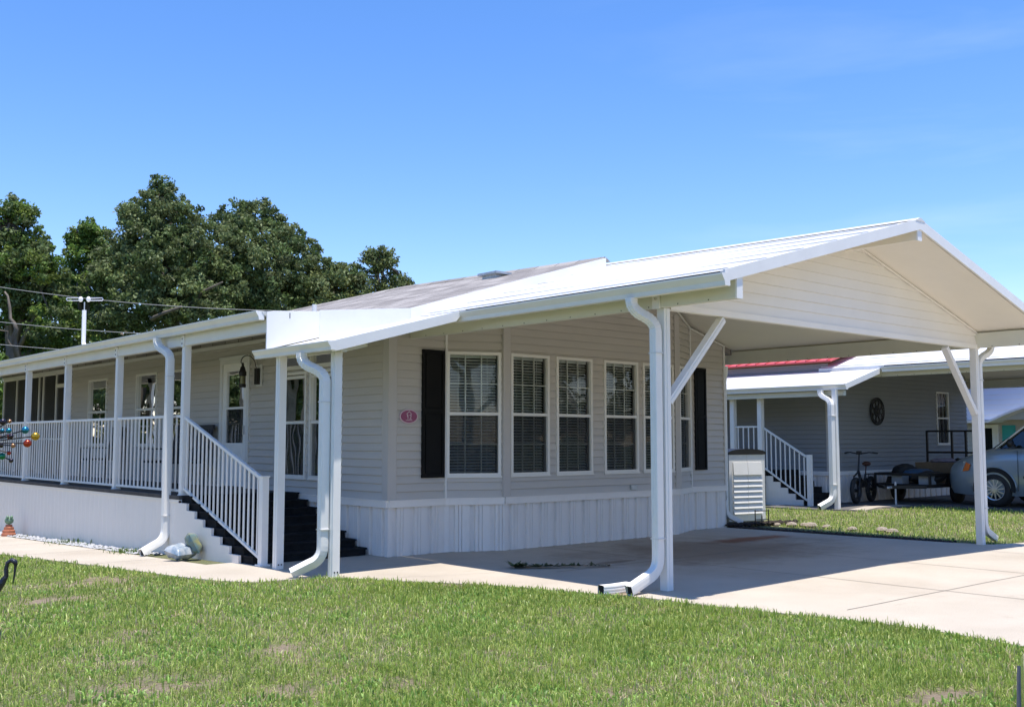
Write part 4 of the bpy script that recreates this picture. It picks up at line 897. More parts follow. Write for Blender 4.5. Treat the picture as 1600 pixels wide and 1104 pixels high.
mb = MB(); mb.box(21.18, 21.28, 12.7, 26, 2.62, 2.74); obj('beam', mb, 'beam', npo)
mb = MB(); mb.box(21.34, 22.72, 15.05, 26, .75 + NZ, .80 + NZ); obj('deck', mb, 'deck', npo)
mb = MB(); mb.prism([(15.05, -.05), (15.05, .8), (26, .8), (26, -.05)], lambda p, q: (21.36, p, q), lambda p, q: (21.33, p, q)); obj('skirting', mb, 'skirt2', npo)
mb = MB(); nr = .21; nst = 6
for i in range(nst):
    y0_ = 15.05 - (nst - i) * nr; mb.box(21.5, 22.6, y0_, 15.05, (0 if i == 0 else i * .135), (i + 1) * .135 + NZ)
obj('stair', mb, 'step', npo)
mb = MB(); pr = [(15.05, 0), (15.05, .74)]
for i in range(nst - 1, 0, -1):
    y1_ = 15.05 - (nst - 1 - i) * nr; pr += [(y1_, i * .135 + NZ), (y1_ - nr, i * .135 + NZ)]
pr += [(pr[-1][0], 0)]; mb.prism(pr, lambda p, q: (21.49, p, q), lambda p, q: (21.46, p, q)); obj('stair_side', mb, 'skirt2', npo)
rail_run(npo, 21.45, 15.12, 15.90, 1.94, 1.94, .93, .93, 5)
rail_run(npo, 21.45, 15.05, 13.88, 1.90, 1.22, .93, .20, 9)
for (y, a, b) in ((15.95, .8, 2.64), (15.13, .8, 2.64), (17.6, .8, 2.64)):
    mb = MB(); mb.box(21.37, 21.49, y - .06, y + .06, a, b); obj('post', mb, 'white', npo)
mb = MB(); mb.box(21.40, 21.50, 13.75, 13.85, .0, 1.27); obj('newel_post', mb, 'white', npo)
mb = MB(); mb.box(20.97, 21.07, 12.78, 12.88, 0, 2.75); obj('post', mb, 'white', npo)
downspout(npo, (21.03, 13.2, 2.75), 20.90, 12.86, (20.55, 13.0), sz=.10, zb=.06)
md = root('wall_medallion', (24.95, 14.0, 2.35), 'round dark scrollwork metal medallion on the neighbour\'s siding', 'wall decor')
FM = frame((24.95, 14.0, 2.36), (1, 0, 0), (0, -1, 0)); mb = MB(FM)
def ring(mb, cx, cz, r, t, n=20): mb.tube([(cx + r * math.cos(2 * PI * k / n), .0, cz + r * math.sin(2 * PI * k / n)) for k in range(n + 1)], t, 5, cap=False)
ring(mb, 0, 0, .34, .022, 28); ring(mb, 0, 0, .10, .03)
obj('rim', mb, 'darkmetal', md)
mb = MB(FM)
for k in range(8): t = k * PI / 4; ring(mb, .21 * math.cos(t), .21 * math.sin(t), .085, .018, 12); mb.tube([(0, 0, 0), (.33 * math.cos(t + .39), 0, .33 * math.sin(t + .39))], .016, 5)
obj('scrollwork', mb, 'darkmetal', md)

# ------------------------------------------------------------------ far houses
fh = root('house', (36.0, 16, 0), 'distant taupe house with a turquoise shutter and white arched porch canopy behind the van', 'house')
FF = frame((36.0, 0, 0), (0, 1, 0), (-1, 0, 0)); mb = MB(FF); siding(mb, 8, 24, .0, 3.3, course=.16, depth=.02, holes=[(15.75, 16.55, .3, 2.12)]); obj('wall', mb, 'siding', fh, recalc=False)
mb = MB(FF); mb.box(15.72, 15.80, -.02, .05, .2, 2.15); mb.box(16.5, 16.6, -.02, .05, .2, 2.15); mb.box(15.80, 16.5, -.02, .05, 2.03, 2.15); mb.box(15.82, 15.95, -.04, .02, .2, 2.03); mb.box(16.35, 16.48, -.04, .02, .2, 2.03); obj('door', mb, 'white', fh)
mb = MB(FF); mb.box(15.8, 16.5, -.08, -.05, .2, 2.03); obj('door_glass', mb, 'carglass', fh)
shutter(fh, FF, 15.16, 15.60, .75, 2.12, 'turq')
mb = MB(); n = 26; 
for i in range(n):
    def ap(t): y = 9.4 + 7 * t; return (y, 2.2 + .75 * math.sin(PI * min(1, max(0, (15.5 - y) / 6))) ** .8)
    a = ap(i / n); b = ap((i + 1) / n); mb.hexa([(34.9, a[0], a[1]), (35.95, a[0], a[1]), (35.95, b[0], b[1]), (34.9, b[0], b[1]), (34.9, a[0], a[1] + .07), (35.95, a[0], a[1] + .07), (35.95, b[0], b[1] + .07), (34.9, b[0], b[1] + .07)])
obj('arched_canopy', mb, 'roofwhite', fh)
mb = MB(); mb.box(34.95, 35.03, 14.15, 14.23, 0, 2.6); mb.box(34.95, 35.03, 12.4, 12.48, 0, 2.3); obj('canopy_post', mb, 'white', fh)
mb = MB(); mb.hexa([(35.7, 8, 3.25), (40, 8, 4.5), (40, 24, 4.5), (35.7, 24, 3.25), (35.7, 8, 3.33), (40, 8, 4.58), (40, 24, 4.58), (35.7, 24, 3.33)]); obj('roof', mb, 'shingle', fh)
bh = root('house', (35.2, 17.6, 0), 'pale blue sided house wall seen through the neighbour\'s carport', 'house')
mb = MB(frame((35.5, 0, 0), (0, 1, 0), (-1, 0, 0))); siding(mb, 12.5, 22, 2.30, 5.2, course=.17, depth=.02); wv = obj('wall', mb, 'bluesiding', bh, recalc=False)
mb = MB(); mb.hexa([(35.3, 12.3, 5.2), (40.5, 12.3, 5.2), (40.5, 22.2, 5.2), (35.3, 22.2, 5.2), (35.3, 12.3, 5.3), (40.5, 12.3, 5.3), (40.5, 22.2, 5.3), (35.3, 22.2, 5.3)]); obj('roof', mb, 'roofwhite', bh)

# ------------------------------------------------------------------ storage locker, mulch, rocks
lk = root('storage_locker', (17.15, 12.7, 0), 'tall beige resin storage locker with louvred doors at the far corner of the home', 'locker', rz=R(-12), local=True)
def lkprof(n=10, inset=0, top=1.40, rise=.05): return [(-.40 + inset, 0.0)] + [(.40 - inset, 0.0)] + [((.40 - inset) * math.cos(PI * 0 + t), top + rise * math.sin(t)) for t in [PI * i / n for i in range(n + 1)]]
mb = MB(); mb.box(-.46, .46, -.26, .34, 0, 1.33); lb = obj('body', mb, 'lockergreen', lk)
mb = MB(); pf = [(-.49, 1.33), (.49, 1.33)] + [(.49 * math.cos(t), 1.36 + .08 * math.sin(t)) for t in [PI * i / 10 for i in range(11)]]
mb.prism(pf, lambda p, q: (p, -.32, q), lambda p, q: (p, .36, q)); obj('lid', mb, 'darkmetal', lk)
for (a, b) in ((-.46, -.003), (.003, .46)):
    mb = MB(); mb.box(a, b, -.30, -.262, .03, 1.325)
    d_ = obj('door', mb, 'locker', lk)
    mb = MB()
    a2, b2 = (a + .09, b) if a < 0 else (a, b - .09)
    for i in range(7):
        z = .17 + i * .105; mb.hexa([(a2, -.335, z), (b2, -.335, z), (b2, -.30, z), (a2, -.30, z), (a2, -.303, z + .09), (b2, -.303, z + .09), (b2, -.30, z + .09), (a2, -.30, z + .09)])
    mb.hexa([(a2, -.34, .93), (b2, -.34, .93), (b2, -.30, .93), (a2, -.30, .93), (a2, -.315, 1.17), (b2, -.315, 1.17), (b2, -.30, 1.17), (a2, -.30, 1.17)])
    obj('louvre', mb, 'locker', d_)
mu = MB()
for i in range(420):
    t = rng.random(); x = 15.98 + 1.6 * t ** 1.2 + rng.normal(0, .12); y = 12.05 - .35 * t + rng.normal(0, .09); mu.sphere((x, y, .02 + .03 * rng.random()), .02 + .03 * rng.random(), 5, (1, 1, .5))
for i in range(500):
    y = rng.uniform(7.9, 12.0); x = float(np.interp(y, [7.9, 9.4, 10.9, 12], [16.17, 16.03, 15.95, 15.9])) + rng.uniform(0, .22); mu.sphere((x, y, .0), .02 + .03 * rng.random(), 5, (1, 1, .5))
o = obj('mulch', mu, 'mulch'); o['kind'] = 'stuff'; o['label'] = 'dark mulch and soil strip along the edge of the driveway'; o['category'] = 'mulch'
M['rock'] = mat('pale_rock', (0.36, 0.30, 0.24), 0.9, 0.5, 14)
for i, (x, y, r_) in enumerate([(17.0, 11.35, .10), (17.12, 11.15, .09), (17.0, 10.95, .12), (17.15, 10.7, .08), (17.0, 10.1, .09), (17.15, 9.6, .11), (17.05, 9.35, .10), (16.9, 11.6, .07)]):
    mb = MB(); mb.sphere((0, 0, 0), r_, 8, (1.2, 1, .55)); mb.v = [(a * (1 + .25 * mnoise.noise(Vector((a * 9 + i, b * 9, c * 9)))), b * (1 + .25 * mnoise.noise(Vector((a * 9, b * 9 + i, c * 9)))), c) for (a, b, c) in mb.v]
    o = obj('rock', mb, 'rock'); o.location = (x, y, r_ * .35 - .01); tag(o, 'small pale rock in the strip beside the far edge of the driveway', 'rock', 'rocks beside the driveway')
rk = root('plant_stake_rack', (16.6, 11.75, 0), 'small black wire rack stuck in the mulch in front of the locker', 'garden stake')
mb = MB()
for x in (16.45, 16.60, 16.75): mb.tube([(x, 11.78 - (x - 16.45) * .3, 0), (x, 11.78 - (x - 16.45) * .3, .30 if x != 16.6 else .2)], .010, 6)
mb.tube([(16.45, 11.78, .28), (16.75, 11.69, .28)], .008, 5); mb.tube([(16.45, 11.78, .12), (16.75, 11.69, .12)], .008, 5); obj('wire_frame', mb, 'darkmetal', rk)

# ------------------------------------------------------------------ pebble strip, weeds, bag, figurine
pb = MB()
for i in range(900):
    y = rng.uniform(14.9, 29); x = rng.uniform(6.06, 6.36); pb.sphere((x, y, float(gz(x, y)) + .008), .018 + .022 * rng.random(), 5, (1.2, 1, .6))
o = obj('pebbles', pb, 'pebble'); o['kind'] = 'stuff'; o['label'] = 'white and grey pebbles between the path and porch skirting'; o['category'] = 'pebbles'
def weed(x, y, r_, n, hgt, c0, label):
    xx = rng.normal(x, r_ * .5, n); yy = rng.normal(y, r_, n); h = rng.uniform(.3, 1, n) * hgt; wd = rng.uniform(.008, .016, n)
    col = np.array(c0) * rng.uniform(.6, 1.3, (n, 1)); o = blades('weed', xx, yy, h, wd, col); tag(o, label, 'weed')
weed(6.12, 15.7, .22, 260, .11, (.15, .24, .05), 'low green weeds in the pebbles beside the white downspout')
weed(6.2, 18.6, .3, 200, .12, (.13, .2, .06), 'clump of grey green weeds halfway along the porch skirting')
weed(6.2, 21.0, .2, 90, .09, (.2, .22, .1), 'sparse pale weeds in the pebbles near the pot figurine')
bg_ = root('soil_bag', (6.12, 14.1, 0), 'crumpled blue and white plastic soil bag leaning on the white skirting beside the downspout', 'bag')
def pillow(c, sx, sy, sz, rot, seed, n=14, m=8):
    mb = MB(); vs = []; fs = []
    Rm = Matrix.Rotation(rot[2], 3, 'Z') @ Matrix.Rotation(rot[0], 3, 'X')
    for side in (1, -1):
        for i in range(m + 1):
            for k in range(n + 1):
                u = -1 + 2 * k / n; v = -1 + 2 * i / m; e = (1 - u ** 4) * (1 - v ** 4); w_ = side * sz * e ** .6
                p = Vector((u * sx, v * sy, w_)); nn = mnoise.noise(Vector((u * 2.5 + seed, v * 2.5, side))) * .03; p.z += nn * (e ** .3) ; p.x += nn * .6
                vs.append(tuple(Rm @ p + Vector(c)))
    q = (m + 1) * (n + 1)
    for s in (0, 1):
        for i in range(m):
            for k in range(n): a = s * q + i * (n + 1) + k; fs.append((a, a + 1, a + n + 2, a + n + 1) if s == 0 else (a, a + n + 1, a + n + 2, a + 1))
    mb.add(vs, fs); return mb
M['bagwhite'] = mat('bag_plastic_print', (0.62, 0.62, 0.60), 0.35, col2=(0.05, 0.13, 0.22), vscale=5); M['bagblue'] = mat('bag_plastic_blue', (0.04, 0.16, 0.26), 0.35, col2=(0.35, 0.30, 0.06), vscale=6)
obj('lower_bag', pillow((6.10, 13.82, .085), .19, .15, .09, (R(12), 0, R(20)), 1), 'bagwhite', bg_, smooth=True)
obj('upper_bag', pillow((6.27, 13.80, .19), .13, .15, .08, (R(62), 0, R(70)), 4), 'bagblue', bg_, smooth=True)
fg = root('pot_figurine', (6.12, 21.8, float(gz(6.1, 21.8))), 'little stacked terracotta pot figurine with a green head against the porch skirting', 'figurine')
zf = float(gz(6.1, 21.8)); mb = MB(); mb.lathe((6.12, 21.8, zf), [(.001, 0), (.13, 0), (.13, .05), (.115, .06), (.115, .11), (.09, .12), (.09, .17), (.065, .18), (.06, .22), (.001, .22)], 14); obj('pot_body', mb, 'terracotta', fg)
mb = MB(); mb.sphere((6.12, 21.8, zf + .30), .085, 12, (1, 1, .9)); mb.sphere((6.07, 21.74, zf + .37), .03, 8); mb.sphere((6.14, 21.72, zf + .37), .03, 8); obj('head', mb, 'frog', fg, smooth=True)
tw = root('leafy_twig', (9.2, 9.3, 0), 'fallen green leafy twig lying on the shaded slab', 'twig')
mb = MB(); mb.tube([(8.75, 9.9, .012), (9.1, 9.75, .02), (9.5, 9.45, .02), (9.75, 9.2, .012)], [.008, .007, .005, .003], 5); obj('stem', mb, 'bark', tw)
mb = MB()
for i in range(190):
    t = rng.random() ** 2; x = 8.75 + 1.0 * t; y = 9.9 - .7 * t; a = rng.uniform(0, 2 * PI); L_ = rng.uniform(.05, .12) * (1.3 - t * .6); d = Vector((math.cos(a), math.sin(a), rng.uniform(.0, .6))) * L_; s_ = Vector((-math.sin(a), math.cos(a), 0)) * L_ * .2
    p = Vector((x, y, .02)); mb.quad(tuple(p), tuple(p + d * .5 + s_), tuple(p + d), tuple(p + d * .5 - s_))
M['twigleaf'] = mat('twig_leaf', (0.06, 0.09, 0.03), 0.6, 0.4, 12); obj('leaves', mb, 'twigleaf', tw, recalc=False)

# ------------------------------------------------------------------ heron ornament, wind spinner
hr = root('heron_ornament', (2.42, 9.12, 0), 'dark metal heron garden ornament with a curved neck at the left edge of the lawn', 'garden ornament')
U = Vector((.751, -.660, 0))
def hp(s, z, d=0): p = Vector((2.60, 9.08, 0)) + U * (s * .72 - .085) + Vector((.66, .75, 0)) * d; return (p.x, p.y, z * .80 + .11)
mb = MB(); pts = [(-.50, .20), (-.35, .25), (-.20, .31), (-.09, .37), (-.01, .43), (.035, .50), (.03, .57), (.045, .63), (.09, .655), (.13, .635), (.145, .60)]
mb.tube([hp(*p) for p in pts], [.02, .06, .08, .055, .028, .018, .016, .016, .019, .021, .010], 10)
M['pewter'] = mat('dark_pewter', (0.06, 0.06, 0.075), 0.38, 0.5, 14, metal=0.6, bump=.5, bscale=60)
obj('body', mb, 'pewter', hr, smooth=True)
mb = MB(); mb.tube([hp(.135, .61), hp(.125, .50), hp(.115, .42)], [.012, .008, .003], 8); obj('beak', mb, 'pewter', hr)
mb = MB(); mb.tube([hp(-.22, .28), hp(-.18, .16), hp(-.21, -.14)], .009, 6); mb.tube([hp(-.30, .26), hp(-.28, .14), hp(-.31, -.14)], .009, 6); obj('legs', mb, 'pewter', hr)
st = root('garden_stake', (2.42, 8.3, 0), 'thin dark crook topped garden stake low at the left edge of the lawn', 'garden stake')
mb = MB(); q0 = Vector((2.30, 8.42, 0)); mb.tube([tuple(q0 + U * .0), tuple(q0 + U * .02 + Vector((0, 0, .12))), tuple(q0 + U * .03 + Vector((0, 0, .20))), tuple(q0 + U * .01 + Vector((0, 0, .23))), tuple(q0 - U * .05 + Vector((0, 0, .235)))], .008, 6); obj('stem', mb, 'darkmetal', st)

sp = root('wind_spinner', (2.30, 9.12, 0), 'wind spinner with coloured metal cups on dark arms at the left edge', 'wind spinner')
cS = Vector((2.30, 9.12, 1.58)); VW = Vector((.66, .75, 0)); UP = Vector((0, 0, 1))
mb = MB(); mb.tube([(2.30, 9.12, 0), (2.30, 9.12, 1.6)], .012, 8); mb.lathe((2.30, 9.12, 1.54), [(.001, 0), (.03, 0), (.03, .08), (.001, .08)], 10); obj('pole', mb, 'darkmetal', sp)
cols = {'ball_yellow': (.55, .33, .04), 'ball_red': (.45, .06, .03), 'ball_blue': (.03, .22, .33), 'ball_green': (.03, .20, .10), 'ball_copper': (.40, .20, .10), 'ball_dark': (.05, .04, .05)}
for k_, v_ in cols.items(): M[k_] = mat(k_.replace('ball_', 'spinner_'), v_, .25, .15, 8, metal=.75)
arms = [(.355, .055, 'ball_yellow', .040), (.27, -.002, 'ball_red', .038), (.225, .105, 'ball_blue', .036), (.14, .10, 'ball_blue', .026), (.07, -.105, 'ball_green', .033), (.12, -.14, 'ball_dark', .022), (.09, .17, 'ball_dark', .030), (.12, .175, 'ball_copper', .020), (.10, -.08, 'ball_red', .020), (.18, -.02, 'ball_copper', .022), (.03, .055, 'ball_copper', .026), (-.2, .12, 'ball_blue', .036), (-.30, -.04, 'ball_yellow', .038), (-.15, -.15, 'ball_green', .033), (.10, .05, 'ball_red', .024), (.16, .055, 'ball_dark', .024), (.06, -.02, 'ball_dark', .022), (.04, .10, 'ball_blue', .02)]
for i, (s_, z_, m_, r_) in enumerate(arms):
    r_ *= .85; d_ = ((i % 3) - 1) * .05; p = cS + U * (s_ + .13) + UP * z_ + VW * d_
    mb = MB(); mb.tube([tuple(cS + VW * d_ * .5), tuple(cS + U * s_ * .5 + UP * z_ * .35 + VW * d_), tuple(p)], .0055, 6); ar = obj('arm', mb, 'darkmetal', sp)
    mb = MB(); n_ = 12; vs = []; ax = (U * (.9 if i % 2 else .2) - VW * .8 + UP * .2).normalized(); rot = ax.to_track_quat('Z', 'Y').to_matrix()
    for a_ in range(9):
        th = PI * .62 * a_ / 8 if i % 2 == 0 else PI * a_ / 8
        for b_ in range(n_): t = 2 * PI * b_ / n_; vs.append(tuple(p + rot @ Vector((r_ * math.sin(th) * math.cos(t), r_ * math.sin(th) * math.sin(t), r_ * math.cos(th)))))
    mb.add(vs, [(a_ * n_ + b_, a_ * n_ + (b_ + 1) % n_, (a_ + 1) * n_ + (b_ + 1) % n_, (a_ + 1) * n_ + b_) for a_ in range(8) for b_ in range(n_)])
    obj('cup', mb, m_, ar, smooth=True)

# ------------------------------------------------------------------ van
def van(name, loc, rz, paint, label, cat):
    r = root(name, loc, label, cat, rz=rz, local=True)
    stn = [(0.00, .42, .66, .62), (.05, .34, .74, .74), (.16, .24, .84, .86), (.38, .22, .94, .93), (.70, .22, 1.04, .96), (.95, .22, 1.11, .975), (1.3, .22, 1.15, .98), (2.2, .22, 1.16, .985), (3.2, .22, 1.17, .985), (4.2, .24, 1.17, .97), (4.85, .28, 1.14, .93), (5.0, .35, 1.05, .86)]
    mb = MB(); rings = []
    for (x, zb, zt, hw) in stn:
        h = zt - zb; sec = [(-hw * .93, zb), (-hw * .985, zb + h * .18), (-hw, zb + h * .45), (-hw * .985, zb + h * .72), (-hw * .95, zb + h * .9), (-hw * .84, zt), (-hw * .45, zt + .035), (0, zt + .045)]
        rings.append([(x, y, z) for (y, z) in sec] + [(x, -y, z) for (y, z) in sec[-2::-1]])
    n = len(rings[0]); vs = [p for q in rings for p in q]
    fs = [(i * n + k, i * n + k + 1, (i + 1) * n + k + 1, (i + 1) * n + k) for i in range(len(rings) - 1) for k in range(n - 1)]
    fs += [tuple(range(n))[::-1], tuple((len(rings) - 1) * n + k for k in range(n))]
    mb.add(vs, fs); b = obj('body', mb, paint, r, smooth=True)
    cab = [(1.32, 1.12, .80), (2.02, 1.68, .70), (2.5, 1.76, .68), (3.6, 1.77, .68), (4.6, 1.70, .66), (4.95, 1.12, .78)]
    mb = MB(); mb.add([(1.72, -.70, 1.66), (2.4, -.69, 1.745), (3.6, -.69, 1.755), (4.6, -.67, 1.69), (1.72, .70, 1.66), (2.4, .69, 1.745), (3.6, .69, 1.755), (4.6, .67, 1.69), (1.78, 0, 1.72), (2.5, 0, 1.79), (3.6, 0, 1.80), (4.6, 0, 1.73)], [(0, 1, 9, 8), (1, 2, 10, 9), (2, 3, 11, 10), (8, 9, 5, 4), (9, 10, 6, 5), (10, 11, 7, 6)]); obj('roof', mb, paint, r, smooth=True, recalc=False)
    mb = MB()
    for s in (-1, 1):
        mb.add([(1.18, s * .86, 1.13), (2.55, s * .88, 1.16), (3.7, s * .88, 1.17), (4.8, s * .84, 1.16), (4.58, s * .68, 1.68), (3.6, s * .69, 1.74), (2.5, s * .69, 1.73), (1.78, s * .70, 1.66)], [(0, 1, 6, 7), (1, 2, 5, 6), (2, 3, 4, 5)])
    mb.add([(.93, -.72, 1.12), (.93, .72, 1.12), (1.75, .66, 1.69), (1.75, -.66, 1.69)], [(0, 1, 2, 3)]); mb.add([(4.93, -.78, 1.14), (4.93, .78, 1.14), (4.62, .65, 1.69), (4.62, -.65, 1.69)], [(0, 1, 2, 3)])
    mb.add([(.93, -.72, 1.12), (1.18, -.86, 1.12), (1.78, -.70, 1.66), (1.75, -.66, 1.69)], [(0, 1, 2, 3)]); mb.add([(.93, .72, 1.12), (1.18, .86, 1.12), (1.78, .70, 1.66), (1.75, .66, 1.69)], [(0, 1, 2, 3)])
    obj('windows', mb, 'carglass', r, recalc=False)
    mb = MB()
    for s in (-1, 1):
        mb.beam((1.05, s * .84, 1.12), (1.76, s * .70, 1.69), .022, .03); mb.beam((1.76, s * .70, 1.69), (4.6, s * .68, 1.71), .03, .05); mb.beam((2.62, s * .885, 1.15), (2.70, s * .70, 1.72), .03, .07); mb.beam((3.75, s * .885, 1.15), (3.75, s * .70, 1.72), .03, .07)
    obj('pillar', mb, paint, r)
    for (x, s) in ((1.05, -1), (1.05, 1), (4.05, -1), (4.05, 1)):
        mb = MB(); yo = s * .985
        mb.lathe((x, s * .76, .335), [(.20, s * .22), (.285, s * .225), (.325, s * .19), (.335, s * .1), (.335, -.02)], 28, 'y'); wl_ = obj('wheel', mb, 'rubber', r, smooth=True)
        mb = MB(); mb.lathe((x, s * .76, .335), [(.215, s * .205), (.205, s * .222), (.19, s * .215), (.185, s * .15)], 28, 'y'); mb.lathe((x, s * .76, .335), [(.05, s * .20), (.045, s * .222), (.001, s * .224)], 14, 'y')
        for k in range(12): t = 2 * PI * k / 12; mb.beam((x + .04 * math.cos(t), s * .76 + s * .208, .335 + .04 * math.sin(t)), (x + .20 * math.cos(t + .12), s * .76 + s * .205, .335 + .20 * math.sin(t + .12)), .022, .022, up=(0, 1, 0))
        obj('rim', mb, 'alu', wl_)
        mb = MB(); mb.lathe((x, s * .76, .335), [(.001, s * .12), (.2, s * .12)], 20, 'y'); obj('brake', mb, 'dark', wl_)
        mb = MB(); n_ = 20; ro = .42
        for k in range(n_):
            t0 = PI * k / n_ - .12 * (k == 0); t1 = PI * (k + 1) / n_ + .12 * (k == n_ - 1)
            for (ra, rb, ya, yb, mm) in ((.33, .415, .972, .972, 0),):
                mb.quad((x + ra * math.cos(t0), s * ya, .335 + ra * math.sin(t0)), (x + rb * math.cos(t0), s * yb, .335 + rb * math.sin(t0)), (x + rb * math.cos(t1), s * yb, .335 + rb * math.sin(t1)), (x + ra * math.cos(t1), s * ya, .335 + ra * math.sin(t1)))
        mb.v = [(a, b_ * 1.018, c) for (a, b_, c) in mb.v]
        obj('wheel_well', mb, 'dark', r, recalc=False)
        mb = MB(); mb.tube([(x + .43 * math.cos(t), s * .985, .335 + .43 * math.sin(t)) for t in [PI * k / 20 for k in range(21)]], .012, 6); obj('arch_trim', mb, paint, r, smooth=True)
    mb = MB()
    for s in (-1, 1): mb.add([(.10, s * .70, .62), (.42, s * .925, .66), (.50, s * .915, .86), (.22, s * .78, .80)], [(0, 1, 2, 3)])
    mb.v = [(a - .012, b_ * 1.02, c + .012) for (a, b_, c) in mb.v]; obj('headlight', mb, 'lens', r, recalc=False)
    mb = MB()
    for s in (-1,): mb.add([(.43, s * .93, .66), (.56, s * .945, .68), (.60, s * .94, .80), (.50, s * .92, .84)], [(0, 1, 2, 3)])
    mb.v = [(a - .01, b_ * 1.02, c + .01) for (a, b_, c) in mb.v]; obj('turn_signal', mb, 'orange', r, recalc=False)
    for s in (-1, 1):
        mb = MB(); mb.sphere((1.42, s * 1.05, 1.22), .11, 10, (.6, .9, .8)); mb.beam((1.44, s * .9, 1.16), (1.44, s * 1.02, 1.2), .05, .05); obj('mirror', mb, 'darkmetal', r, smooth=True)
    for s in (-1, 1):
        mb = MB(); mb.beam((1.62, s * .99, .58), (3.7, s * 1.0, .60), .02, .05); mb.beam((1.52, s * .995, .32), (1.52, s * .99, 1.08), .006, .008, up=(1, 0, 0)); mb.beam((2.66, s * 1.0, .32), (2.66, s * .985, 1.12), .006, .008, up=(1, 0, 0)); obj('side_moulding', mb, 'darkmetal', r)
    mb = MB(); mb.box(-.02, .06, -.5, .5, .48, .62); obj('grille', mb, 'darkmetal', r)
    return r
_v = van('minivan', (25.43, 12.0, .075), R(-90), 'paintcar', 'silver blue minivan parked under the neighbour\'s carport', 'van')

_v.scale = (1.18, 1.18, 1.2)
# ------------------------------------------------------------------ utility trailer with its load
tr = root('utility_trailer', (25.4, 12.7, .07), 'black open utility trailer with a raised mesh ramp gate beside the van', 'trailer')
z0 = .07; xa, xb, ya, yb = 24.0, 26.7, 12.16, 13.58
mb = MB()
for y in (ya, yb):
    mb.box(xa, xb, y - .03, y + .03, z0 + .40, z0 + .48); mb.box(xa, xb, y - .025, y + .025, z0 + .68, z0 + .74)
    for x in (xa, xa + .93, xa + 1.86, xb): mb.box(x - .03, x + .03, y - .024, y + .024, z0 + .48, z0 + .68)
for x in (xa, xb): mb.box(x - .03, x + .03, ya + .03, yb - .03, z0 + .40, z0 + .48)
mb.box(xa - .03, xa + .03, ya + .025, yb - .025, z0 + .68, z0 + .74)
mb.beam((xa, ya + .1, z0 + .42), (xa - .8, (ya + yb) / 2, z0 + .42), .06, .07); mb.beam((xa, yb - .1, z0 + .42), (xa - .8, (ya + yb) / 2, z0 + .42), .06, .07)
obj('frame', mb, 'darkmetal', tr)
mb = MB(); mb.box(xa + .03, xb - .03, ya + .03, yb - .03, z0 + .44, z0 + .47); obj('bed', mb, 'deck', tr)
for y, s in ((ya - .02, -1), (yb + .12, 1)):
    mb = MB(); mb.lathe((25.35, y, z0 + .29), [(.14, s * -.08), (.28, s * -.07), (.29, 0), (.28, s * .07), (.14, s * .08), (.001, s * .06)], 20, 'y'); wv = obj('wheel', mb, 'rubber', tr, smooth=True)
    mb = MB(); mb.box(25.0, 25.7, min(y - .1, y + .1), max(y - .1, y + .1), z0 + .60, z0 + .62); mb.beam((25.0, y, z0 + .60), (24.88, y, z0 + .40), .2, .02, up=(1, 0, 0)); obj('mudguard', mb, 'darkmetal', tr)
mb = MB(); gx = xb + .02
for y in (ya, ya + .37, ya + .74, yb): mb.box(gx - .025, gx + .025, y - .025, y + .025, z0 + .48, z0 + 1.80)
for z in (z0 + .5, z0 + 1.22, z0 + 1.78): mb.box(gx - .022, gx + .022, ya + .025, yb - .025, z - .025, z + .025)
obj('ramp_gate', mb, 'darkmetal', tr)
mb = MB(); mb.tube([(xa - .8, 12.72, z0 + .42), (xa - .95, 12.72, z0 + .42)], .03, 8); mb.tube([(xa - .6, 12.72, z0), (xa - .6, 12.72, z0 + .55)], .025, 8); obj('hitch', mb, 'galv', tr)
mb = MB(); mb.box(25.5, 26.2, 12.3, 13.3, z0 + .475, z0 + .98); mb.M = None; o = obj('cardboard_box', mb, 'cardboard'); tag(o, 'long brown cardboard box on the trailer bed by the ramp gate', 'box'); 
q = pillow((24.9, 12.9, .74), .45, .32, .16, (0, 0, R(8)), 9); o = obj('tarp_bundle', q, 'tarpblue', smooth=True); tag(o, 'crumpled dark blue tarp heaped on the trailer', 'tarp')
q = pillow((25.8, 12.7, 1.08), .30, .2, .07, (0, 0, R(-12)), 5); o = obj('cloth_bundle', q, 'cloth', smooth=True); tag(o, 'greyish cloth bundle lying on top of the cardboard box', 'cloth')
for (c_, sx, sy, sz_, sd_, lb_) in (((24.6, 12.5, .70), .35, .3, .14, 21, 'dark heap of black plastic at the near side of the trailer bed'), ((26.45, 12.5, 1.02), .22, .3, .12, 22, 'dark bundle leaning on the ramp gate'), ((24.9, 13.25, .80), .3, .2, .2, 23, 'dark bulky bundle at the far side of the trailer bed')):
    o = obj('dark_bundle', pillow(c_, sx, sy, sz_, (R(8), 0, R(30 * sd_)), sd_), 'rubber', smooth=True); tag(o, lb_, 'bundle')
for i, (x, y, s_) in enumerate(((24.25, 12.35, 'clear plastic tub at the front of the trailer bed'), (24.25, 13.05, 'second plastic tub on the trailer bed, nearer the house wall'))):
    mb = MB(); mb.box(x - .16, x + .16, y - .14, y + .14, z0 + .473, z0 + .68); mb.box(x - .18, x + .18, y - .16, y + .16, z0 + .68, z0 + .70); o = obj('storage_tub', mb, 'tub'); tag(o, s_, 'tub')

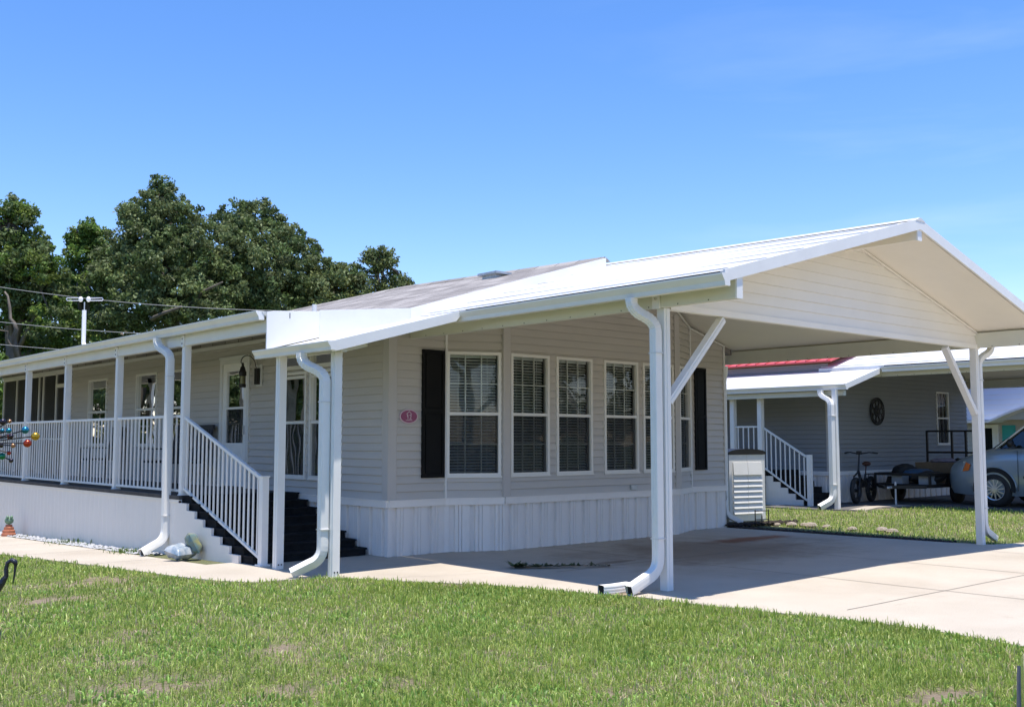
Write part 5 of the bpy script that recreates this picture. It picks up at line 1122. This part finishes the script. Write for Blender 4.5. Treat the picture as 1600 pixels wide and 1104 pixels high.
# ------------------------------------------------------------------ fat-tyre bicycle
bk = root('bicycle', (22.95, 13.50, .075), 'black fat tyre bicycle with swept handlebars leaning by the neighbour\'s wall', 'bicycle', rz=R(12), local=True); bk.scale = (1.06, 1.06, 1.06)
for (x, nm) in ((0, 0), (1.08, 1)):
    mb = MB(); n1_, n2_ = 28, 8; vs = [(x + (.25 + .055 * math.cos(b)) * math.cos(a), .055 * math.sin(b), .305 + (.25 + .055 * math.cos(b)) * math.sin(a)) for a in [2 * PI * i / n1_ for i in range(n1_)] for b in [2 * PI * j / n2_ for j in range(n2_)]]
    mb.add(vs, [(i * n2_ + j, i * n2_ + (j + 1) % n2_, ((i + 1) % n1_) * n2_ + (j + 1) % n2_, ((i + 1) % n1_) * n2_ + j) for i in range(n1_) for j in range(n2_)]); wv = obj('wheel', mb, 'rubber', bk, smooth=True)
    mb = MB(); mb.lathe((x, 0, .305), [(.04, -.05), (.04, .05), (.001, .05)], 10, 'y'); mb.lathe((x, 0, .305), [(.205, -.03), (.19, 0), (.205, .03)], 24, 'y')
    for k in range(12): t = 2 * PI * k / 12; mb.tube([(x, 0, .305), (x + .2 * math.cos(t), 0, .305 + .2 * math.sin(t))], .003, 4)
    obj('rim', mb, 'darkmetal', wv)
mb = MB(); T = mb.tube
T([(.0, .07, .305), (.10, .07, .62), (.20, 0, .72), (.27, 0, 1.0)], .02, 8); T([(.0, -.07, .305), (.10, -.07, .62), (.20, 0, .72)], .02, 8)
T([(.20, 0, .74), (.32, 0, .58), (.55, 0, .44)], .035, 8); T([(.55, 0, .40), (.70, 0, .66)], .025, 8); T([(.55, 0, .40), (1.08, .07, .305)], .016, 6); T([(.55, 0, .40), (1.08, -.07, .305)], .016, 6); T([(.68, 0, .60), (1.08, .07, .305)], .014, 6); T([(.68, 0, .60), (1.08, -.07, .305)], .014, 6)
mb.box(.38, .62, -.05, .05, .36, .52)
obj('frame', mb, 'darkmetal', bk)
mb = MB(); T = mb.tube; T([(.27, 0, 1.0), (.29, 0, 1.13)], .016, 8); T([(.40, -.36, 1.15), (.33, -.22, 1.17), (.29, 0, 1.13), (.33, .22, 1.17), (.40, .36, 1.15)], .014, 8); T([(.44, -.38, 1.15), (.36, -.28, 1.165)], .02, 8); T([(.44, .38, 1.15), (.36, .28, 1.165)], .02, 8); mb.box(.24, .33, -.05, .05, 1.12, 1.20); obj('handlebar', mb, 'rubber', bk)
mb = MB(); mb.tube([(.70, 0, .64), (.76, 0, .86)], .014, 8); mb.sphere((.80, 0, .90), .13, 12, (1.0, .75, .42)); obj('saddle', mb, 'seatbrown', bk, smooth=True)
mb = MB(); mb.box(.85, 1.3, -.07, .07, .645, .665); mb.tube([(1.08, .07, .305), (1.15, .07, .65)], .008, 6); mb.tube([(1.08, -.07, .305), (1.15, -.07, .65)], .008, 6); obj('rack', mb, 'darkmetal', bk)
mb = MB(); mb.lathe((.55, -.07, .40), [(.001, 0), (.09, 0), (.09, .01)], 14, 'y'); mb.beam((.55, -.1, .40), (.48, -.1, .25), .02, .02); mb.box(.40, .52, -.2, -.1, .23, .26); mb.beam((.55, .1, .40), (.62, .1, .55), .02, .02); mb.box(.58, .70, .1, .2, .54, .57); obj('pedals', mb, 'darkmetal', bk)

# ------------------------------------------------------------------ dark vehicle whose corner shows at the lower right
van('parked_car', (5.09, 2.165, -.17), R(-67.3), 'paintdark', 'dark vehicle whose rounded bumper corner just shows at the lower right edge', 'car')

# ------------------------------------------------------------------ roof mast antenna and overhead wires
an = root('antenna_mast', (7.8, 23.0, 3.4), 'white mast carrying a small looped antenna above the porch roof, in front of the trees', 'antenna')
mb = MB(); mb.tube([(7.86, 22.7, 3.40), (7.82, 22.85, 3.62), (7.80, 22.93, 3.70), (7.80, 22.95, 4.42)], .045, 10); obj('mast', mb, 'white', an)
mb = MB(); mb.tube([(7.80, 22.95, 4.42), (7.80, 22.95, 4.60)], .012, 6); obj('stub', mb, 'galv', an)
for s in (-1, 1):
    mb = MB(); c0 = Vector((7.80, 22.95, 4.66)); A = lambda q, z: tuple(c0 + U * q * s + Vector((0, 0, z)))
    mb.tube([A(.08, .03), A(.38, .03), A(.40, .0), A(.38, -.03), A(.08, -.03)], .010, 6); obj('loop_element', mb, 'alu', an)
    mb = MB(); mb.sphere(A(.085, .0), .05, 10, (1, 1, 1.2)); obj('cup', mb, 'white', an, smooth=True)
def fr(px, py, D):
    s = (px - 800) / 1621 * D; z = 1.6 + (688 - py) / 1621 * D
    return (0.658 * D + .751 * s * 1.0, 0.7484 * D - .6603 * s, z)
for i, (ya, yb, lb_) in enumerate(((438, 476, 'uppermost of the thin overhead wires crossing in front of the dark trees'), (492, 514, 'second highest thin overhead wire, passing behind the antenna mast'), (527, 541, 'third thin overhead wire, just above the far end of the porch roof'), (554, 560, 'lowest short overhead wire at the left edge'))):
    a = Vector(fr(-160, ya - (yb - ya) * .4, 36)); b = Vector(fr(520, yb + (yb - ya) * .15 + 6, 36)); mb = MB()
    mb.tube([tuple(a.lerp(b, t) - Vector((0, 0, .35 * math.sin(PI * t)))) for t in [k / 14 for k in range(15)]], .011, 5); o = obj('overhead_wire', mb, 'wire'); tag(o, lb_, 'wire', 'overhead utility wires')

# ------------------------------------------------------------------ trees
def tree(name, label, blobs, D, trunk, limbs, hue, leaf=.092, dens=1.0, seed=0, group=None):
    """blobs: (px, py, radius_px, depth offset m); trunk/limbs: lists of (px, py, dz) with radii in m"""
    rg = np.random.default_rng(seed); PX = 1621 / D
    t0 = fr(*trunk[0][:2], D); r = root(name, (t0[0], t0[1], 0), label, 'tree', group)
    mb = MB(); pts = [fr(p[0], p[1], D + (p[3] if len(p) > 3 else 0)) for p in trunk]; mb.tube([(pts[0][0], pts[0][1], -.5)] + pts, [trunk[0][2] * 1.2] + [p[2] for p in trunk], 10)
    for L_ in limbs:
        q = [fr(p[0], p[1], D + (p[3] if len(p) > 3 else 0)) for p in L_]; q2 = [q[0]]
        for a, b in zip(q[:-1], q[1:]): m_ = Vector(a).lerp(Vector(b), .5) + Vector(rg.normal(0, .08, 3)); q2 += [tuple(m_), b]
        rr = .6 * np.interp(np.linspace(0, 1, len(q2)), np.linspace(0, 1, len(L_)), [p[2] for p in L_]); mb.tube(q2, list(rr), 7)
    # secondary branches reach into every blob
    top = Vector(pts[-1])
    for (px, py, rp, dd) in blobs:
        e = Vector(fr(px, py, D + dd)); s_ = Vector(pts[min(len(pts) - 1, 1 + rg.integers(0, max(1, len(pts) - 1)))]); m_ = s_.lerp(e, .5) + Vector((rg.normal(0, .3), rg.normal(0, .3), .3)); mb.tube([tuple(s_), tuple(m_), tuple(e)], [.12, .07, .02], 5)
    obj('trunk', mb, 'bark', r, smooth=True)
    CL = []; 
    for (px, py, rp, dd) in blobs:
        c = np.array(fr(px, py, D + dd)); Rr = rp / PX; n = max(12, int(Rr * Rr * 32 * dens))
        v = rg.normal(0, 1, (n, 3)); v /= np.linalg.norm(v, axis=1)[:, None]; rad = Rr * rg.uniform(.25, 1.0, n) ** .45; rad *= rg.choice([1, 1, 1, 1.12, .9], n)
        CL.append(np.c_[c + v * rad[:, None] * np.array([1, 1, .92]), rg.uniform(.15, .46, n)])
        n2 = max(12, int(Rr * Rr * 16)); v = rg.normal(0, 1, (n2, 3)); v[:, 2] += .5; v /= np.linalg.norm(v, axis=1)[:, None]
        CL.append(np.c_[c + v * Rr * rg.uniform(.95, 1.32, n2)[:, None], rg.uniform(.07, .22, n2)])
    CL = np.concatenate(CL); per = (rg.uniform(80, 150, len(CL)) * dens * np.clip(CL[:, 3] / .36, .12, 1.1) ** 1.3).astype(int); idx = np.repeat(np.arange(len(CL)), per); N = len(idx)
    v = rg.normal(0, 1, (N, 3)); v /= np.linalg.norm(v, axis=1)[:, None]; v *= (rg.uniform(.1, 1, N) ** .5)[:, None]
    P = CL[idx, :3] + v * CL[idx, 3:4] * np.array([1.15, 1.15, .8])
    nrm = rg.normal(0, 1, (N, 3)) + v * .3 + np.array([0, 0, .35]); nrm /= np.linalg.norm(nrm, axis=1)[:, None]
    a = np.cross(nrm, rg.normal(0, 1, (N, 3))); a /= np.linalg.norm(a, axis=1)[:, None]; b = np.cross(nrm, a)
    sz = leaf * rg.uniform(.55, 1.15, N)[:, None]
    P = P - np.array(r.location)
    V = np.stack([P - a * sz, P + b * sz * .5, P + a * sz, P - b * sz * .5], 1)
    Q = np.arange(N)[:, None] * 4 + np.arange(4)
    cl = np.array(hue)[rg.integers(0, len(hue), len(CL))] * rg.uniform(.6, 1.2, (len(CL), 1)); col = cl[idx] * rg.uniform(.55, 1.3, (N, 1))
    o = npmesh('crown', V.reshape(-1, 3), Q, np.repeat(col, 4, 0), 'leaf'); o.parent = r
    return r, N
OAK = [(.16, .215, .075), (.19, .245, .095), (.12, .18, .06), (.22, .265, .11)]
LIT = [(.16, .26, .05), (.14, .23, .05), (.22, .29, .06)]
OLV = [(.20, .23, .07), (.15, .19, .055), (.18, .21, .08)]
tot = 0
def B(s):  # (px, py, r, depth)
    return [tuple(q) for q in s]
_, n_ = tree('oak_tree', 'tallest dark green oak rising to a pointed top behind the porch roof', B([(243, 292, 17, 0), (250, 312, 24, 0), (218, 330, 26, -1), (262, 345, 36, -1), (200, 335, 16, 1), (222, 372, 40, -1), (292, 360, 34, 0), (185, 400, 34, 0), (245, 415, 48, -2), (305, 405, 44, -1), (345, 385, 30, 0), (170, 440, 36, -1), (215, 470, 44, -2), (280, 470, 46, -2), (335, 450, 44, -1), (320, 500, 34, -2), (380, 470, 38, 0), (255, 520, 26, -2), (180, 510, 36, -1)]), 44,
     [(262, 620, .42), (264, 560, .36), (268, 500, .30), (262, 430, .22), (250, 360, .13), (244, 300, .05)], [[(268, 505, .2, -1), (300, 470, .13, -2), (345, 440, .05, -3)], [(266, 500, .2, -1), (235, 498, .14, -3), (275, 482, .10, -4.0), (282, 478, .06, -4.2)], [(262, 430, .16), (215, 390, .08), (190, 350, .03)]], OAK, seed=1); tot += n_
_, n_ = tree('oak_tree', 'broad rounded oak right of the tallest one, above the porch stairs', B([(365, 335, 22, 0), (395, 335, 24, 0), (340, 350, 20, 1), (425, 345, 14, 0), (385, 370, 40, -1), (430, 385, 36, -1), (455, 375, 20, 0), (350, 400, 36, 0), (410, 420, 46, -2), (460, 420, 36, -1), (440, 460, 40, -2), (390, 470, 42, -1), (480, 455, 30, 0), (480, 395, 18, 0), (500, 430, 22, 0), (420, 500, 30, -1)]), 46,
     [(420, 620, .4), (418, 540, .34), (412, 470, .26), (400, 400, .14), (392, 345, .05)], [[(414, 480, .18), (455, 440, .1), (480, 400, .04)]], OAK, seed=2); tot += n_
_, n_ = tree('leafy_tree', 'small bright green tree top between the left edge trees and the tallest oak', B([(130, 362, 18, 0), (118, 372, 14, 0), (145, 372, 18, 0), (125, 400, 28, 0), (150, 410, 26, 0), (108, 430, 24, 1), (135, 450, 34, 0), (120, 490, 34, 1), (150, 520, 34, 0)]), 48,
     [(130, 620, .3), (130, 540, .26), (131, 450, .18), (130, 370, .05)], [], LIT, seed=3); tot += n_
_, n_ = tree('oak_tree', 'tall ragged tree at the left edge of the picture with a pale bare limb', B([(15, 322, 14, 0), (30, 338, 14, 0), (5, 345, 24, 0), (38, 372, 24, 0), (8, 385, 34, 0), (55, 385, 13, 0), (-25, 350, 34, 0), (50, 415, 34, -1), (10, 430, 38, -1), (75, 425, 22, 0), (-30, 420, 44, 0), (85, 455, 26, 0), (45, 465, 36, 0), (0, 480, 34, 0), (80, 500, 34, -1), (35, 520, 34, 1), (-20, 540, 34, 1), (110, 530, 30, 0), (70, 550, 28, 1)]), 42,
     [(20, 640, .36), (22, 560, .30), (14, 500, .24), (6, 430, .16), (8, 340, .04)], [[(28, 560, .17, -3.5), (20, 525, .14, -3.6), (20, 505, .12, -3.7), (12, 480, .09, -3.7), (3, 455, .05, -3.7)], [(20, 540, .1, -3.6), (8, 528, .08, -3.8), (-8, 515, .04, -4)]], OAK + LIT, seed=4); tot += n_
_, n_ = tree('leafy_tree', 'lower olive green tree filling the gap left of the small airy tree', B([(508, 430, 20, 0), (525, 425, 13, 0), (520, 455, 28, -1), (545, 460, 26, 0), (490, 470, 34, -1), (540, 490, 30, 0), (505, 500, 30, 0), (555, 440, 12, 0)]), 45,
     [(520, 620, .26), (520, 520, .2), (520, 450, .08)], [], OAK + OLV, seed=5); tot += n_
_, n_ = tree('oak_tree', 'small airy oak crown just above the shingle roof, rightmost of the trees', B([(575, 400, 10, 0), (595, 398, 11, 0), (603, 408, 9, 0), (585, 412, 12, 0), (555, 428, 14, 0), (545, 445, 18, 0), (575, 440, 22, 0), (600, 445, 22, 0), (622, 438, 11, 0), (632, 450, 11, 0), (590, 470, 28, 0), (560, 480, 26, 0), (622, 465, 20, 0), (640, 458, 6, 0), (648, 466, 8, 0)]), 52,
     [(590, 620, .26), (590, 520, .2), (590, 450, .12), (588, 408, .04)], [[(590, 460, .08), (615, 440, .05), (630, 446, .02)]], OLV + OAK, dens=.5, seed=6); tot += n_
_, n_ = tree('leafy_tree', 'dark understorey tree deep behind the mast and the porch roof', B([(60, 560, 44, 2), (120, 560, 40, 2), (190, 550, 44, 2), (250, 560, 44, 2), (310, 540, 44, 2), (370, 530, 44, 2), (430, 530, 40, 2), (480, 520, 34, 2), (150, 480, 40, 3), (100, 480, 40, 3), (440, 480, 40, 3), (40, 500, 40, 4), (80, 450, 30, 4), (20, 440, 40, 4), (165, 420, 34, 4), (300, 450, 50, 4), (360, 460, 50, 4), (220, 430, 50, 4), (480, 470, 36, 4), (400, 500, 44, 3)]), 50,
     [(250, 640, .3), (250, 560, .2)], [], OAK, seed=8); tot += n_
_, n_ = tree('leafy_tree', 'bright green shrubby tree beyond the end of the porch railing at the left edge', B([(-10, 600, 26, 0), (8, 620, 16, 0), (0, 645, 22, 0), (14, 650, 12, 0), (-30, 640, 34, 0), (0, 680, 26, 0), (-20, 570, 24, 0)]), 38,
     [(-10, 740, .16), (-10, 680, .12), (-8, 620, .05)], [], LIT, seed=9, dens=1.2); tot += n_
RX_ = [o for o in C.objects if o.get('category') == 'tree']
def plant(src, x, y, sc, label, z=0):  # out-of-view copies, added so the panes mirror dark foliage instead of horizon
    r = src.copy(); C.objects.link(r); r.location = (x, y, z); r.scale = (sc, sc, sc); r['label'] = label; r.rotation_euler = (0, 0, random.uniform(0, 6)); r['group'] = 'unseen trees added to darken the window reflections'
    for c in [c for c in C.objects if c.parent == src]:
        d = c.copy(); C.objects.link(d); d.parent = r
k = 0
for (x, y) in ((30, -14), (42, -16), (54, -14), (22, -28), (10, -34), (66, -18), (-4, -34), (36, -30)): plant(RX_[6], x, y, 1.0, 'unseen leafy understorey tree added for the bay windows to mirror', z=-3.2)
for (x, y, sc) in ((-22, 30, 1.0), (-18, 42, 1.0), (-3, 50, 1.1), (-9, 46, 1.0), (-14, 47, 1.1), (-6, 60, 1.2), (-19, 56, 1.2), (-24, 44, 1.1), (-1, 64, 1.2), (-26, 18, .9), (-12, 55, 1.1), (-30, 52, 1.2), (-33, 36, 1.1), (34, -44, 1.2)):
    plant(RX_[(0, 6, 1, 3)[k % 4]], x, y, sc, 'unseen tree added to darken the reflections in the window panes'); k += 1
for (x, y) in ((2, 52), (-4, 50), (-10, 52), (-16, 50), (-22, 52), (-28, 46), (-34, 40)): plant(RX_[6], x, y, 1.0, 'unseen sunken tree added to cover the bright horizon in the porch windows', z=-5.0)  # sunk so the added crowns block the bright horizon in the reflections
print('leaves', tot)
